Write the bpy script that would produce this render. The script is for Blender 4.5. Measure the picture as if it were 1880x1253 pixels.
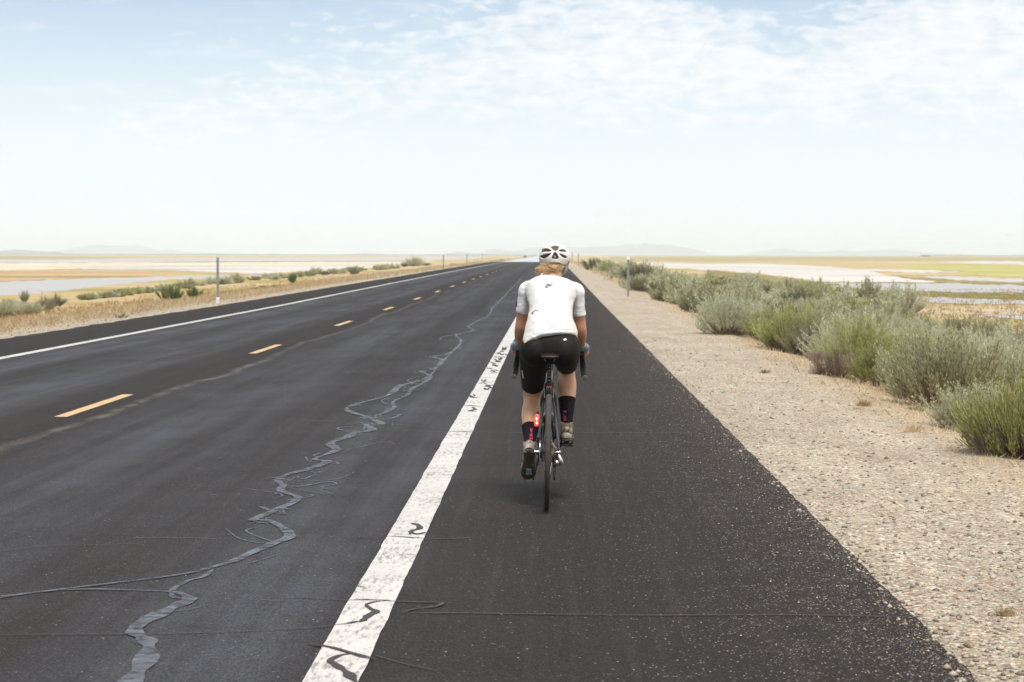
import bpy, bmesh, math, random
import numpy as np
from mathutils import Vector, Matrix, Euler
from mathutils.bvhtree import BVHTree
from mathutils import noise as mnoise
R = math.radians
sc = bpy.context.scene
col = sc.collection
for o in list(bpy.data.objects): bpy.data.objects.remove(o)

# ------------------------------------------------------------------ camera
F = 3830.0; CX, CY = 940.0, 626.5; CAMH = 1.51
cam_d = bpy.data.cameras.new('camera'); cam = bpy.data.objects.new('camera', cam_d); col.objects.link(cam)
cam_d.sensor_width = 36; cam_d.lens = F/1880*36; cam_d.clip_start = 0.1; cam_d.clip_end = 60000
CROT = Euler((R(90-2.385), 0, R(1.12)), 'XYZ').to_matrix() @ Matrix.Rotation(R(0.10), 3, 'Z')
cam.rotation_euler = CROT.to_euler(); cam.location = (0, 0, CAMH)
cam_d.dof.use_dof = True; cam_d.dof.focus_distance = 12.4; cam_d.dof.aperture_fstop = 8.0
sc.camera = cam
sc.render.resolution_x = 1024; sc.render.resolution_y = 682

# ------------------------------------------------------------------ light and exposure
SUN_EL, SUN_AZ = 64.0, 165.0        # azimuth measured clockwise from +Y (north)
sc.view_settings.view_transform = 'Standard'; sc.view_settings.look = 'None'
sc.cycles.volume_bounces = 6; sc.cycles.max_bounces = 16
sc.view_settings.exposure = 0.68; sc.view_settings.gamma = 1.0
sun_d = bpy.data.lights.new('sun', 'SUN'); sun_d.energy = 2.7; sun_d.angle = R(20); sun_d.color = (1.0, .95, .88)
sun = bpy.data.objects.new('sun', sun_d); col.objects.link(sun)
az = R(SUN_AZ); el = R(SUN_EL)
sdir = Vector((math.sin(az)*math.cos(el), math.cos(az)*math.cos(el), math.sin(el)))
sun.rotation_euler = sdir.to_track_quat('Z', 'Y').to_euler(); sun.location = (30, -20, 60)

world = bpy.data.worlds.new('World'); sc.world = world; world.use_nodes = True
def N(nt, typ, **kw):
    n = nt.nodes.new(typ)
    for k, v in kw.items():
        if k.startswith('i_'):
            key = k[2:]
            key = int(key) if key.isdigit() else key.replace('_', ' ')
            n.inputs[key].default_value = v
        else: setattr(n, k, v)
    return n
def L(nt, a, b): nt.links.new(a, b)
def MATH(nt, op, a, b=None, c=None, clamp=False):
    n = nt.nodes.new('ShaderNodeMath'); n.operation = op; n.use_clamp = clamp
    for i, v in enumerate((a, b, c)):
        if v is None: continue
        if isinstance(v, (int, float)): n.inputs[i].default_value = v
        else: nt.links.new(v, n.inputs[i])
    return n.outputs[0]
def RAMP(nt, fac, stops, interp='LINEAR'):
    n = nt.nodes.new('ShaderNodeValToRGB'); cr = n.color_ramp; cr.interpolation = interp
    while len(cr.elements) < len(stops): cr.elements.new(0.5)
    for e, (p, c) in zip(cr.elements, stops):
        e.position = p
        if isinstance(c, (int, float)): c = (c, c, c)
        e.color = (*c[:3], 1)
    if fac is not None: nt.links.new(fac, n.inputs[0])
    return n.outputs[0]
def MIX(nt, fac, a, b, mode='MIX'):
    n = nt.nodes.new('ShaderNodeMix'); n.data_type = 'RGBA'; n.blend_type = mode
    for idx, v in ((0, fac), (6, a), (7, b)):
        if isinstance(v, (int, float)): n.inputs[idx].default_value = v
        elif isinstance(v, (tuple, list)): n.inputs[idx].default_value = (*v[:3], 1)
        else: nt.links.new(v, n.inputs[idx])
    return n.outputs[2]
def NOISE(nt, vec, scale, detail=4, rough=.55, dist=0.0):
    n = nt.nodes.new('ShaderNodeTexNoise'); n.inputs['Scale'].default_value = scale
    n.inputs['Detail'].default_value = detail; n.inputs['Roughness'].default_value = rough
    n.inputs['Distortion'].default_value = dist
    if vec is not None: nt.links.new(vec, n.inputs['Vector'])
    return n.outputs['Fac']
def MAPV(nt, vec, scale=(1, 1, 1), loc=(0, 0, 0), rot=(0, 0, 0)):
    n = nt.nodes.new('ShaderNodeMapping'); n.inputs['Scale'].default_value = scale
    n.inputs['Location'].default_value = loc; n.inputs['Rotation'].default_value = rot
    nt.links.new(vec, n.inputs['Vector']); return n.outputs[0]

def build_world():
    nt = world.node_tree; nt.nodes.clear()
    out = nt.nodes.new('ShaderNodeOutputWorld'); bg = nt.nodes.new('ShaderNodeBackground')
    sky = nt.nodes.new('ShaderNodeTexSky'); sky.sky_type = 'NISHITA'; sky.sun_disc = False
    sky.sun_elevation = el; sky.sun_rotation = az
    sky.air_density = 1.0; sky.dust_density = 1.2; sky.ozone_density = 1.6; sky.altitude = 1300
    tc = nt.nodes.new('ShaderNodeTexCoord'); sx = nt.nodes.new('ShaderNodeSeparateXYZ'); L(nt, tc.outputs['Generated'], sx.inputs[0])
    X, Y, Z = sx.outputs
    hor = MATH(nt, 'SQRT', MATH(nt, 'ADD', MATH(nt, 'MULTIPLY', X, X), MATH(nt, 'MULTIPLY', Y, Y)))
    v = MATH(nt, 'DIVIDE', Z, MATH(nt, 'MAXIMUM', hor, .02))           # tan(elevation)
    u = MATH(nt, 'ARCTAN2', X, Y)                                      # azimuth
    # cloud deck: altocumulus seen low over the plain, squeezed vertically by perspective
    cv = nt.nodes.new('ShaderNodeCombineXYZ'); L(nt, u, cv.inputs[0]); L(nt, MATH(nt, 'MULTIPLY', v, 2.6), cv.inputs[1])
    big = NOISE(nt, MAPV(nt, cv.outputs[0], (1, 1, 1), (3.1, 1.7, 0)), 7.0, 3, .5)
    fine = NOISE(nt, MAPV(nt, cv.outputs[0], (1, 1.25, 1), (.3, .9, 0)), 34.0, 8, .62, .6)
    puff = NOISE(nt, MAPV(nt, cv.outputs[0], (1, 1.0, 1), (1.3, .2, 0)), 78.0, 6, .6, .4)
    wisp = NOISE(nt, MAPV(nt, cv.outputs[0], (1, 2.2, 1), (5.3, 2.9, 0), (0, 0, .12)), 15.0, 6, .6, .3)
    # broad outline of the deck
    e1 = MATH(nt, 'SUBTRACT', MATH(nt, 'MULTIPLY_ADD', u, .41, .158), v)           # below the left diagonal edge
    e1 = MATH(nt, 'MULTIPLY', e1, 26.0)
    e2 = MATH(nt, 'MULTIPLY', MATH(nt, 'SUBTRACT', v, .050), 42.0)                 # above its lower edge
    e3 = MATH(nt, 'ADD', MATH(nt, 'ABSOLUTE', MATH(nt, 'SUBTRACT', u, .115)), MATH(nt, 'MULTIPLY', MATH(nt, 'SUBTRACT', .124, v), 2.2))
    e3 = MATH(nt, 'MULTIPLY', MATH(nt, 'SUBTRACT', e3, .035), 26.0)                # blue gap at upper right
    env = MATH(nt, 'MINIMUM', MATH(nt, 'MINIMUM', MATH(nt, 'MINIMUM', e1, e2), e3), 1.6)
    s = MATH(nt, 'ADD', MATH(nt, 'MULTIPLY', MATH(nt, 'SUBTRACT', fine, .5), 2.6), MATH(nt, 'MULTIPLY', MATH(nt, 'SUBTRACT', big, .5), 1.6))
    s = MATH(nt, 'ADD', s, MATH(nt, 'MULTIPLY', MATH(nt, 'SUBTRACT', puff, .5), 2.1)); s = MATH(nt, 'ADD', s, MATH(nt, 'MULTIPLY_ADD', MATH(nt, 'MAXIMUM', env, -1.2), .75, -.12))
    mask = RAMP(nt, MATH(nt, 'ADD', MATH(nt, 'MULTIPLY', s, .5), .25, clamp=True), [(0.0, 0.0), (.32, .04), (.54, .56), (.85, .88)])
    wm = RAMP(nt, wisp, [(.52, 0), (.72, .55)])
    mask = MATH(nt, 'MAXIMUM', mask, MATH(nt, 'MULTIPLY', wm, .6))
    veil = RAMP(nt, v, [(0.0, .97), (.035, .92), (.062, .74), (.09, .48), (.125, .22), (.22, .30), (.45, .62), (1.0, .70)])   # thin white veil thickening to the horizon
    # veil colour/brightness comes from the sky around it
    skyc = MIX(nt, 1.0, sky.outputs[0], (1.0, 1.0, 1.0), 'MULTIPLY')
    bright = RAMP(nt, puff, [(.3, .90), (.7, 1.03)])
    cloudc = MIX(nt, 1.0, (8.25, 8.4, 8.55), bright, 'MULTIPLY')
    c = MIX(nt, veil, skyc, RAMP(nt, v, [(0.0, (8.2, 8.5, 8.6)), (.03, (7.75, 8.2, 8.4)), (.12, (7.6, 8.1, 8.45)), (.4, (7.6, 7.3, 7.0))]))
    c = MIX(nt, mask, c, cloudc)
    L(nt, c, bg.inputs['Color']); bg.inputs['Strength'].default_value = 0.077
    L(nt, bg.outputs[0], out.inputs['Surface'])
build_world()

# ------------------------------------------------------------------ helpers
def lerp_table(x, tab):
    if x <= tab[0][0]: return tab[0][1]
    for (a, b), (c, d) in zip(tab, tab[1:]):
        if x <= c: return b + (d-b)*(x-a)/(c-a)
    return tab[-1][1]
ROADZ = [(-200, 0), (60, 0), (100, .06), (170, .14), (300, .22), (350, .16), (420, -.02), (600, .08), (900, .25), (1600, .4), (12000, .4)]
def roadz(Y): return lerp_table(Y, ROADZ)
PROF = [(-60, -1.3), (-24, -1.25), (-17, -.72), (-13, -.24), (-9.7, -.02), (1.6, -.02), (3.5, -.07), (4.6, -.24), (6.5, -.68), (9, -1.12), (12, -1.3), (60, -1.3)]
RISE = 0.02
def H(X, Y):
    base = lerp_table(X, PROF)
    k = max(0.0, min(1.0, (base+1.3)/1.28))
    z = base + roadz(Y)*k
    off = max(0, min(1, (abs(X+4.1)-5.9)/2.5))
    if off > 0 and Y < 1500:
        a = (.05*off + .05*max(0, min(1, (abs(X+4.1)-8)/3)))*(.02+.98*min(1, k*1.6))
        z += a*mnoise.noise(Vector((X*.9, Y*.6, 3))) + .35*a*mnoise.noise(Vector((X*2.7, Y*2.3, 9)))
    return z
def ray(px, py):
    d = CROT @ Vector(((px-CX)/F, -(py-CY)/F, -1.0)); return d.normalized()
def hit(px, py, z=0.0):
    d = ray(px, py); t = (z-CAMH)/d.z; return Vector((d.x*t, d.y*t, z))
def hit_ground(px, py):
    d = ray(px, py); t = 5.0; st = .25
    while t < 9000:
        p = Vector((0, 0, CAMH))+d*t
        if p.z < H(p.x, p.y): break
        st = max(.25, t*.01); t += st
    lo, hi = t-st, t
    for _ in range(20):
        m_ = (lo+hi)/2; p = Vector((0, 0, CAMH))+d*m_
        if p.z < H(p.x, p.y): hi = m_
        else: lo = m_
    return Vector((p.x, p.y, H(p.x, p.y)))

def tag(o, label=None, cat=None, group=None, kind=None):
    if label: o['label'] = label
    if cat: o['category'] = cat
    if group: o['group'] = group
    if kind: o['kind'] = kind
    return o
def mesh_obj(name, verts, faces, mat=None, parent=None, smooth=False):
    me = bpy.data.meshes.new(name); me.from_pydata([tuple(v) for v in verts], [], [tuple(f) for f in faces]); me.update()
    o = bpy.data.objects.new(name, me); col.objects.link(o)
    if mat: me.materials.append(mat)
    if parent: o.parent = parent
    if smooth: me.polygons.foreach_set('use_smooth', [True]*len(me.polygons))
    return o
def np_mesh(name, V, Fc, mat=None, parent=None, smooth=False):
    """V (n,3) float, Fc (m,k) int"""
    me = bpy.data.meshes.new(name); k = Fc.shape[1]
    me.vertices.add(len(V)); me.vertices.foreach_set('co', V.astype(np.float32).ravel())
    me.loops.add(Fc.size); me.loops.foreach_set('vertex_index', Fc.astype(np.int32).ravel())
    me.polygons.add(len(Fc)); me.polygons.foreach_set('loop_start', np.arange(0, Fc.size, k, dtype=np.int32))
    me.polygons.foreach_set('loop_total', np.full(len(Fc), k, dtype=np.int32))
    me.update(calc_edges=True); me.validate()
    if smooth: me.polygons.foreach_set('use_smooth', [True]*len(me.polygons))
    if mat: me.materials.append(mat)
    o = bpy.data.objects.new(name, me); col.objects.link(o)
    if parent: o.parent = parent
    return o
def empty(name, loc=(0, 0, 0), rot=(0, 0, 0)):
    o = bpy.data.objects.new(name, None); col.objects.link(o); o.location = loc; o.rotation_euler = rot
    o.empty_display_size = .2; return o

class MB:
    """collects shapes, builds one mesh object"""
    def __init__(s): s.v = []; s.f = []
    def add(s, v, f):
        n = len(s.v); s.v += [Vector(p) for p in v]; s.f += [tuple(i+n for i in q) for q in f]; return s
    def box(s, c, size, M=None, bev=0):
        hx, hy, hz = [q/2 for q in size]; vs = []
        for x in (-hx, hx):
            for y in (-hy, hy):
                for z in (-hz, hz): vs.append(Vector((x, y, z)))
        if M is not None: vs = [M @ p for p in vs]
        vs = [p+Vector(c) for p in vs]
        return s.add(vs, [(0, 1, 3, 2), (4, 6, 7, 5), (0, 4, 5, 1), (2, 3, 7, 6), (0, 2, 6, 4), (1, 5, 7, 3)])
    def tube(s, pts, rad, seg=12, samples=1, up=None, flat=1.0, caps=True):
        """pts: centres; rad: radius, list of radii, or list of (ra, rb) with ra along 'side', rb along 'up'"""
        pts = [Vector(p) for p in pts]
        if not isinstance(rad, (list, tuple)): rad = [rad]*len(pts)
        rad = [(r, r*flat) if isinstance(r, (int, float)) else r for r in rad]
        if samples > 1: pts, rad = catmull(pts, rad, samples)
        n = len(pts); rings = []; prev = None
        for i, p in enumerate(pts):
            t = (pts[min(i+1, n-1)]-pts[max(i-1, 0)]).normalized()
            if up is not None: u = Vector(up)
            elif prev is not None: u = prev
            else: u = Vector((0, 0, 1)) if abs(t.z) < .9 else Vector((0, 1, 0))
            side = t.cross(u)
            if side.length < 1e-5: side = Vector((1, 0, 0))
            side.normalize(); u = side.cross(t).normalized(); prev = u
            ra, rb = rad[i]
            rings.append([p + side*ra*math.cos(a) + u*rb*math.sin(a) for a in [2*math.pi*k/seg for k in range(seg)]])
        vs = [q for r in rings for q in r]; fs = []
        for i in range(n-1):
            for k in range(seg):
                a = i*seg+k; b = i*seg+(k+1) % seg; fs.append((a, b, b+seg, a+seg))
        if caps:
            fs.append(tuple(reversed(range(seg)))); fs.append(tuple((n-1)*seg+k for k in range(seg)))
        return s.add(vs, fs)
    def ell(s, c, r, M=None, nu=20, nv=12):
        vs = []; fs = []
        for i in range(nv+1):
            th = math.pi*i/nv
            for k in range(nu):
                a = 2*math.pi*k/nu
                p = Vector((r[0]*math.sin(th)*math.cos(a), r[1]*math.sin(th)*math.sin(a), r[2]*math.cos(th)))
                if M is not None: p = M @ p
                vs.append(p+Vector(c))
        for i in range(nv):
            for k in range(nu):
                a = i*nu+k; b = i*nu+(k+1) % nu
                fs.append((a, a+nu, b+nu, b))
        return s.add(vs, fs)
    def lathe(s, prof, c, seg=48, closed=True):
        """revolve (x, r) profile about the X axis through c"""
        vs = []; fs = []; n = len(prof)
        for k in range(seg):
            a = 2*math.pi*k/seg
            for (x, r) in prof: vs.append(Vector((c[0]+x, c[1]+r*math.sin(a), c[2]+r*math.cos(a))))
        m = n if closed else n-1
        for k in range(seg):
            for i in range(m):
                a = k*n+i; b = k*n+(i+1) % n; c2 = ((k+1) % seg)*n+(i+1) % n; d = ((k+1) % seg)*n+i
                fs.append((a, b, c2, d))
        return s.add(vs, fs)
    def build(s, name, mat=None, parent=None, smooth=True, label=None):
        o = mesh_obj(name, s.v, s.f, mat, parent, smooth)
        bm = bmesh.new(); bm.from_mesh(o.data); bmesh.ops.recalc_face_normals(bm, faces=bm.faces); bm.to_mesh(o.data); bm.free()
        if smooth:
            try: o.data.set_sharp_from_angle(angle=R(50))
            except Exception: pass
        if label: o['label'] = label
        return o
def catmull(pts, rad, m):
    n = len(pts); P = []; Q = []
    for i in range(n-1):
        p0, p1, p2, p3 = pts[max(i-1, 0)], pts[i], pts[i+1], pts[min(i+2, n-1)]
        r0, r1, r2, r3 = rad[max(i-1, 0)], rad[i], rad[i+1], rad[min(i+2, n-1)]
        for k in range(m):
            t = k/m; a = -.5*t**3+t*t-.5*t; b = 1.5*t**3-2.5*t*t+1; c = -1.5*t**3+2*t*t+.5*t; d = .5*t**3-.5*t*t
            P.append(p0*a+p1*b+p2*c+p3*d); Q.append(tuple(r0[j]*a+r1[j]*b+r2[j]*c+r3[j]*d for j in (0, 1)))
    P.append(pts[-1]); Q.append(rad[-1]); return P, Q

def remesh(mb, name, voxel, smooth_it, mat, parent, wrinkle=None):
    """fuse overlapping closed shapes into one continuous surface"""
    o = mb.build(name+'_tmp', mat, None, True)
    m = o.modifiers.new('r', 'REMESH'); m.mode = 'VOXEL'; m.voxel_size = voxel; m.use_smooth_shade = True
    if smooth_it: sm = o.modifiers.new('s', 'SMOOTH'); sm.factor = .5; sm.iterations = smooth_it
    dg = bpy.context.evaluated_depsgraph_get(); me = bpy.data.meshes.new_from_object(o.evaluated_get(dg))
    bpy.data.objects.remove(o)
    me.name = name
    if wrinkle:
        n = len(me.vertices); co = np.empty(n*3, np.float32); me.vertices.foreach_get('co', co); co = co.reshape(-1, 3)
        nn = np.empty(n*3, np.float32); me.vertices.foreach_get('normal', nn); nn = nn.reshape(-1, 3)
        d = np.array([wrinkle(Vector(p)) for p in co.tolist()], np.float32)
        co += nn*d[:, None]; me.vertices.foreach_set('co', co.ravel())
    me.materials.clear(); me.materials.append(mat)
    me.polygons.foreach_set('use_smooth', [True]*len(me.polygons)); me.update()
    ob = bpy.data.objects.new(name, me); col.objects.link(ob)
    if parent: ob.parent = parent
    return ob

# ------------------------------------------------------------------ materials
def new_mat(name):
    m = bpy.data.materials.new(name); m.use_nodes = True; nt = m.node_tree
    b = nt.nodes['Principled BSDF']; return m, nt, b
def plain(name, c, rough=.5, metal=0.0, var=.12, scale=30.0, spec=.5, bump=0.0, bscale=200, emit=None, sheen=0, coat=0, sss=0):
    m, nt, b = new_mat(name)
    tc = nt.nodes.new('ShaderNodeTexCoord'); v = tc.outputs['Object']
    if var > 0:
        n = NOISE(nt, v, scale, 5, .6)
        lo = tuple(max(0, q*(1-var)) for q in c); hi = tuple(min(1, q*(1+var)) for q in c)
        L(nt, RAMP(nt, n, [(.3, lo), (.7, hi)]), b.inputs['Base Color'])
        rr = RAMP(nt, NOISE(nt, v, scale*1.7, 3), [(.3, max(0, rough-.08)), (.7, min(1, rough+.08))]); L(nt, rr, b.inputs['Roughness'])
    else:
        b.inputs['Base Color'].default_value = (*c, 1); b.inputs['Roughness'].default_value = rough
    b.inputs['Metallic'].default_value = metal; b.inputs['Specular IOR Level'].default_value = spec
    if sheen: b.inputs['Sheen Weight'].default_value = sheen; b.inputs['Sheen Roughness'].default_value = .5
    if coat: b.inputs['Coat Weight'].default_value = coat; b.inputs['Coat Roughness'].default_value = .12
    if sss:
        b.inputs['Subsurface Weight'].default_value = sss; b.inputs['Subsurface Radius'].default_value = (.012, .005, .003); b.inputs['Subsurface Scale'].default_value = 1
    if bump:
        bp = nt.nodes.new('ShaderNodeBump'); bp.inputs['Strength'].default_value = bump; bp.inputs['Distance'].default_value = .002
        L(nt, NOISE(nt, v, bscale, 3), bp.inputs['Height']); L(nt, bp.outputs[0], b.inputs['Normal'])
    if emit:
        b.inputs['Emission Color'].default_value = (*emit[0], 1); b.inputs['Emission Strength'].default_value = emit[1]
    return m

def mat_asphalt():
    m, nt, b = new_mat('asphalt'); tc = nt.nodes.new('ShaderNodeTexCoord'); v = tc.outputs['Object']
    sx = nt.nodes.new('ShaderNodeSeparateXYZ'); L(nt, v, sx.inputs[0]); X = sx.outputs[0]; Y = sx.outputs[1]
    wob = MATH(nt, 'MULTIPLY', MATH(nt, 'SUBTRACT', NOISE(nt, MAPV(nt, v, (.6, .12, 1)), 1.0, 4), .5), .35)
    Xw = MATH(nt, 'ADD', X, wob)
    # travelled lanes: worn and smoother, bluish sky reflection put into the colour; shoulders browner; bands follow the wheel paths
    def xr(x): return (x+12)/16
    lane = RAMP(nt, MATH(nt, 'DIVIDE', MATH(nt, 'ADD', Xw, 12), 16),
        [(0, 0), (xr(-7.95), 0), (xr(-7.7), .75), (xr(-7.1), .95), (xr(-6.6), .35), (xr(-6.1), .75), (xr(-5.4), .8), (xr(-4.95), .12), (xr(-4.25), .05), (xr(-3.7), .55), (xr(-3.1), .8), (xr(-2.55), .45), (xr(-2.05), .25), (xr(-1.6), .75), (xr(-1.1), .72), (xr(-.6), .18), (xr(0), 0)])
    st = NOISE(nt, MAPV(nt, v, (3.2, .10, 1)), 1.0, 6, .62)
    st2 = NOISE(nt, MAPV(nt, v, (.9, .28, 1)), 1.0, 5, .6)
    st3 = NOISE(nt, MAPV(nt, v, (16, .35, 1)), 1.0, 4, .6)
    lm = MATH(nt, 'MULTIPLY', lane, RAMP(nt, MATH(nt, 'ADD', MATH(nt, 'MULTIPLY', st, .6), MATH(nt, 'MULTIPLY', st2, .4)), [(.38, .22), (.60, 1.0)]))
    base = MIX(nt, lm, (.0190, .0160, .0136), (.050, .053, .066))
    base = MIX(nt, RAMP(nt, st3, [(.5, 0), (.75, .16)]), base, (.085, .077, .068))
    seam = RAMP(nt, MATH(nt, 'ABSOLUTE', MATH(nt, 'ADD', X, MATH(nt, 'MULTIPLY_ADD', MATH(nt, 'SUBTRACT', NOISE(nt, MAPV(nt, v, (.3, .16, 1)), 1.0, 5), .5), .9, 4.12))), [(0, .75), (.035, .45), (.10, 0)])
    seam = MATH(nt, 'MULTIPLY', seam, RAMP(nt, NOISE(nt, MAPV(nt, v, (6, 1.6, 1)), 1.0, 6, .75), [(.40, .05), (.62, 1)]))
    base = MIX(nt, seam, base, (.17, .155, .135))
    base = MIX(nt, RAMP(nt, NOISE(nt, v, 1.3, 6, .65), [(.35, .45), (.65, 0)]), base, (.014, .012, .0105))
    # aggregate: two sizes of chips, light ones sparser
    vo = nt.nodes.new('ShaderNodeTexVoronoi'); vo.inputs['Scale'].default_value = 150; L(nt, v, vo.inputs['Vector'])
    rnd = nt.nodes.new('ShaderNodeSeparateColor'); L(nt, vo.outputs['Color'], rnd.inputs[0])
    agg = RAMP(nt, rnd.outputs[0], [(0, .40), (.45, .95), (.85, 1.6), (1, 2.8)])
    fade = RAMP(nt, MATH(nt, 'DIVIDE', Y, 60), [(0.1, 1.0), (1.0, .0)])
    base = MIX(nt, MATH(nt, 'MULTIPLY', fade, .85), base, MIX(nt, 1.0, base, agg, 'MULTIPLY'))
    # loose pale grit thrown on to the shoulder, denser to its edge
    vo2 = nt.nodes.new('ShaderNodeTexVoronoi'); vo2.inputs['Scale'].default_value = 95; L(nt, v, vo2.inputs['Vector'])
    r2 = nt.nodes.new('ShaderNodeSeparateColor'); L(nt, vo2.outputs['Color'], r2.inputs[0])
    dens = RAMP(nt, MATH(nt, 'DIVIDE', MATH(nt, 'ADD', Xw, 12), 16), [(0, .02), (xr(-9.9), .10), (xr(-8.6), .02), (xr(-1.2), .006), (xr(-.4), .012), (xr(.2), .022), (xr(.7), .085), (xr(1.1), .19), (xr(1.4), .30), (xr(1.7), .40)])
    dn = MATH(nt, 'MULTIPLY', dens, RAMP(nt, NOISE(nt, MAPV(nt, v, (2.4, 3.4, 1)), 1.0, 5, .7), [(.36, .15), (.68, 1.9)]))
    near = MATH(nt, 'LESS_THAN', vo2.outputs['Distance'], .42)
    gm = MATH(nt, 'MULTIPLY', MATH(nt, 'LESS_THAN', r2.outputs[0], dn), near)
    gcol = RAMP(nt, r2.outputs[1], [(0, (.09, .075, .06)), (.5, (.18, .155, .13)), (1, (.40, .36, .31))])
    base = MIX(nt, gm, base, gcol)
    L(nt, base, b.inputs['Base Color'])
    rg = MATH(nt, 'SUBTRACT', .83, MATH(nt, 'MULTIPLY', lm, .20)); L(nt, rg, b.inputs['Roughness'])
    L(nt, MATH(nt, 'MULTIPLY_ADD', lm, .16, .20), b.inputs['Specular IOR Level'])
    bp = nt.nodes.new('ShaderNodeBump'); bp.inputs['Strength'].default_value = .55; bp.inputs['Distance'].default_value = .004
    hgt = MATH(nt, 'ADD', vo.outputs['Distance'], MATH(nt, 'MULTIPLY', gm, 1.2)); L(nt, hgt, bp.inputs['Height'])
    L(nt, bp.outputs[0], b.inputs['Normal'])
    return m

def gravel_nodes(nt, v):
    vo = nt.nodes.new('ShaderNodeTexVoronoi'); vo.inputs['Scale'].default_value = 52; L(nt, v, vo.inputs['Vector'])
    s = nt.nodes.new('ShaderNodeSeparateColor'); L(nt, vo.outputs['Color'], s.inputs[0])
    c = RAMP(nt, s.outputs[0], [(0, (.09, .073, .056)), (.10, (.24, .195, .15)), (.32, (.40, .345, .275)), (.7, (.54, .48, .385)), (.9, (.70, .64, .54)), (1, (.86, .83, .75))])
    tint = RAMP(nt, s.outputs[1], [(0, (.80, .98, 1.02)), (.5, (.975, 1, .975)), (.85, (1.04, .98, .89)), (1, (1.15, .86, .68))])
    c = MIX(nt, 1.0, c, tint, 'MULTIPLY')
    vo2 = nt.nodes.new('ShaderNodeTexVoronoi'); vo2.inputs['Scale'].default_value = 130; L(nt, v, vo2.inputs['Vector'])
    s2 = nt.nodes.new('ShaderNodeSeparateColor'); L(nt, vo2.outputs['Color'], s2.inputs[0])
    fine = RAMP(nt, s2.outputs[0], [(0, (.17, .14, .11)), (.25, (.36, .30, .235)), (1, (.52, .45, .37))])
    c = MIX(nt, RAMP(nt, NOISE(nt, v, 9, 4, .7), [(.38, .75), (.58, .0)]), c, fine)
    gap = RAMP(nt, vo.outputs['Distance'], [(.0, 0), (.5, 0), (.78, .65)])
    c = MIX(nt, gap, c, (.15, .12, .095))
    big = MATH(nt, 'ADD', MATH(nt, 'MULTIPLY', NOISE(nt, v, .8, 6, .65), .5), MATH(nt, 'MULTIPLY', NOISE(nt, MAPV(nt, v, (2.6, .35, 1)), 1.0, 6, .65), .5))
    c = MIX(nt, 1.0, c, RAMP(nt, big, [(.36, (.78, .755, .73)), (.62, (1.12, 1.11, 1.09))]), 'MULTIPLY')
    return c, vo.outputs['Distance']

def mat_ground():
    m, nt, b = new_mat('roadside_and_flats'); tc = nt.nodes.new('ShaderNodeTexCoord'); v = tc.outputs['Object']
    sx = nt.nodes.new('ShaderNodeSeparateXYZ'); L(nt, v, sx.inputs[0]); X = sx.outputs[0]; Y = sx.outputs[1]
    g, gd = gravel_nodes(nt, v)
    # dry litter / straw-strewn soil
    n1 = NOISE(nt, v, 3.0, 8, .7); n2 = NOISE(nt, MAPV(nt, v, (14, 40, 10)), 1.0, 5, .7)
    straw = RAMP(nt, MATH(nt, 'ADD', MATH(nt, 'MULTIPLY', n1, .5), MATH(nt, 'MULTIPLY', n2, .5)), [(.35, (.20, .145, .085)), (.5, (.40, .29, .17)), (.62, (.56, .43, .27))])
    wob = MATH(nt, 'MULTIPLY', MATH(nt, 'SUBTRACT', NOISE(nt, MAPV(nt, v, (1, .55, 1)), .9, 6, .65), .5), 2.2)
    ax = MATH(nt, 'ABSOLUTE', MATH(nt, 'ADD', X, 4.1))
    e = MATH(nt, 'ADD', ax, wob)
    mg = RAMP(nt, MATH(nt, 'DIVIDE', e, 20), [(0, 0), (.350, 0), (.398, .75), (.44, 1)])
    # more straw showing through the gravel in patches
    mg2 = MATH(nt, 'MULTIPLY', RAMP(nt, NOISE(nt, v, 1.7, 5, .7), [(.54, 0), (.70, .55)]), RAMP(nt, MATH(nt, 'DIVIDE', ax, 20), [(.305, 0), (.36, 1)]))
    c = MIX(nt, MATH(nt, 'MAXIMUM', mg, mg2), g, straw)
    # flats: bands of salt, mud, straw and olive stretched along the plain
    f1 = NOISE(nt, MAPV(nt, v, (.006, .022, 1), (7, 3, 0)), 1.0, 8, .62, .8)
    f2 = NOISE(nt, MAPV(nt, v, (.05, .16, 1), (1, 8, 0)), 1.0, 7, .7, .5)
    f3 = NOISE(nt, MAPV(nt, v, (.5, 1.1, 1)), 1.0, 8, .75)
    fm = MATH(nt, 'ADD', MATH(nt, 'MULTIPLY', f1, .55), MATH(nt, 'MULTIPLY', f2, .45))
    flat = RAMP(nt, fm, [(.30, (.15, .14, .045)), (.39, (.27, .22, .085)), (.46, (.38, .32, .13)), (.51, (.46, .35, .20)), (.58, (.52, .44, .31)), (.68, (.58, .54, .47))])
    flat = MIX(nt, 1.0, flat, RAMP(nt, f3, [(.3, (.72, .70, .62)), (.7, (1.15, 1.13, 1.1))]), 'MULTIPLY')
    mf = RAMP(nt, MATH(nt, 'DIVIDE', MATH(nt, 'ADD', ax, MATH(nt, 'MULTIPLY', wob, 1.6)), 40), [(.28, 0), (.40, 1)])
    c = MIX(nt, mf, c, flat)
    L(nt, c, b.inputs['Base Color']); b.inputs['Roughness'].default_value = .9; b.inputs['Specular IOR Level'].default_value = .2
    bp = nt.nodes.new('ShaderNodeBump'); bp.inputs['Strength'].default_value = .9; bp.inputs['Distance'].default_value = .012
    inv = MATH(nt, 'SUBTRACT', 1.0, gd); L(nt, MATH(nt, 'ADD', inv, MATH(nt, 'MULTIPLY', NOISE(nt, v, 12, 6, .7), 1.2)), bp.inputs['Height'])
    L(nt, bp.outputs[0], b.inputs['Normal'])
    return m

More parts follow.
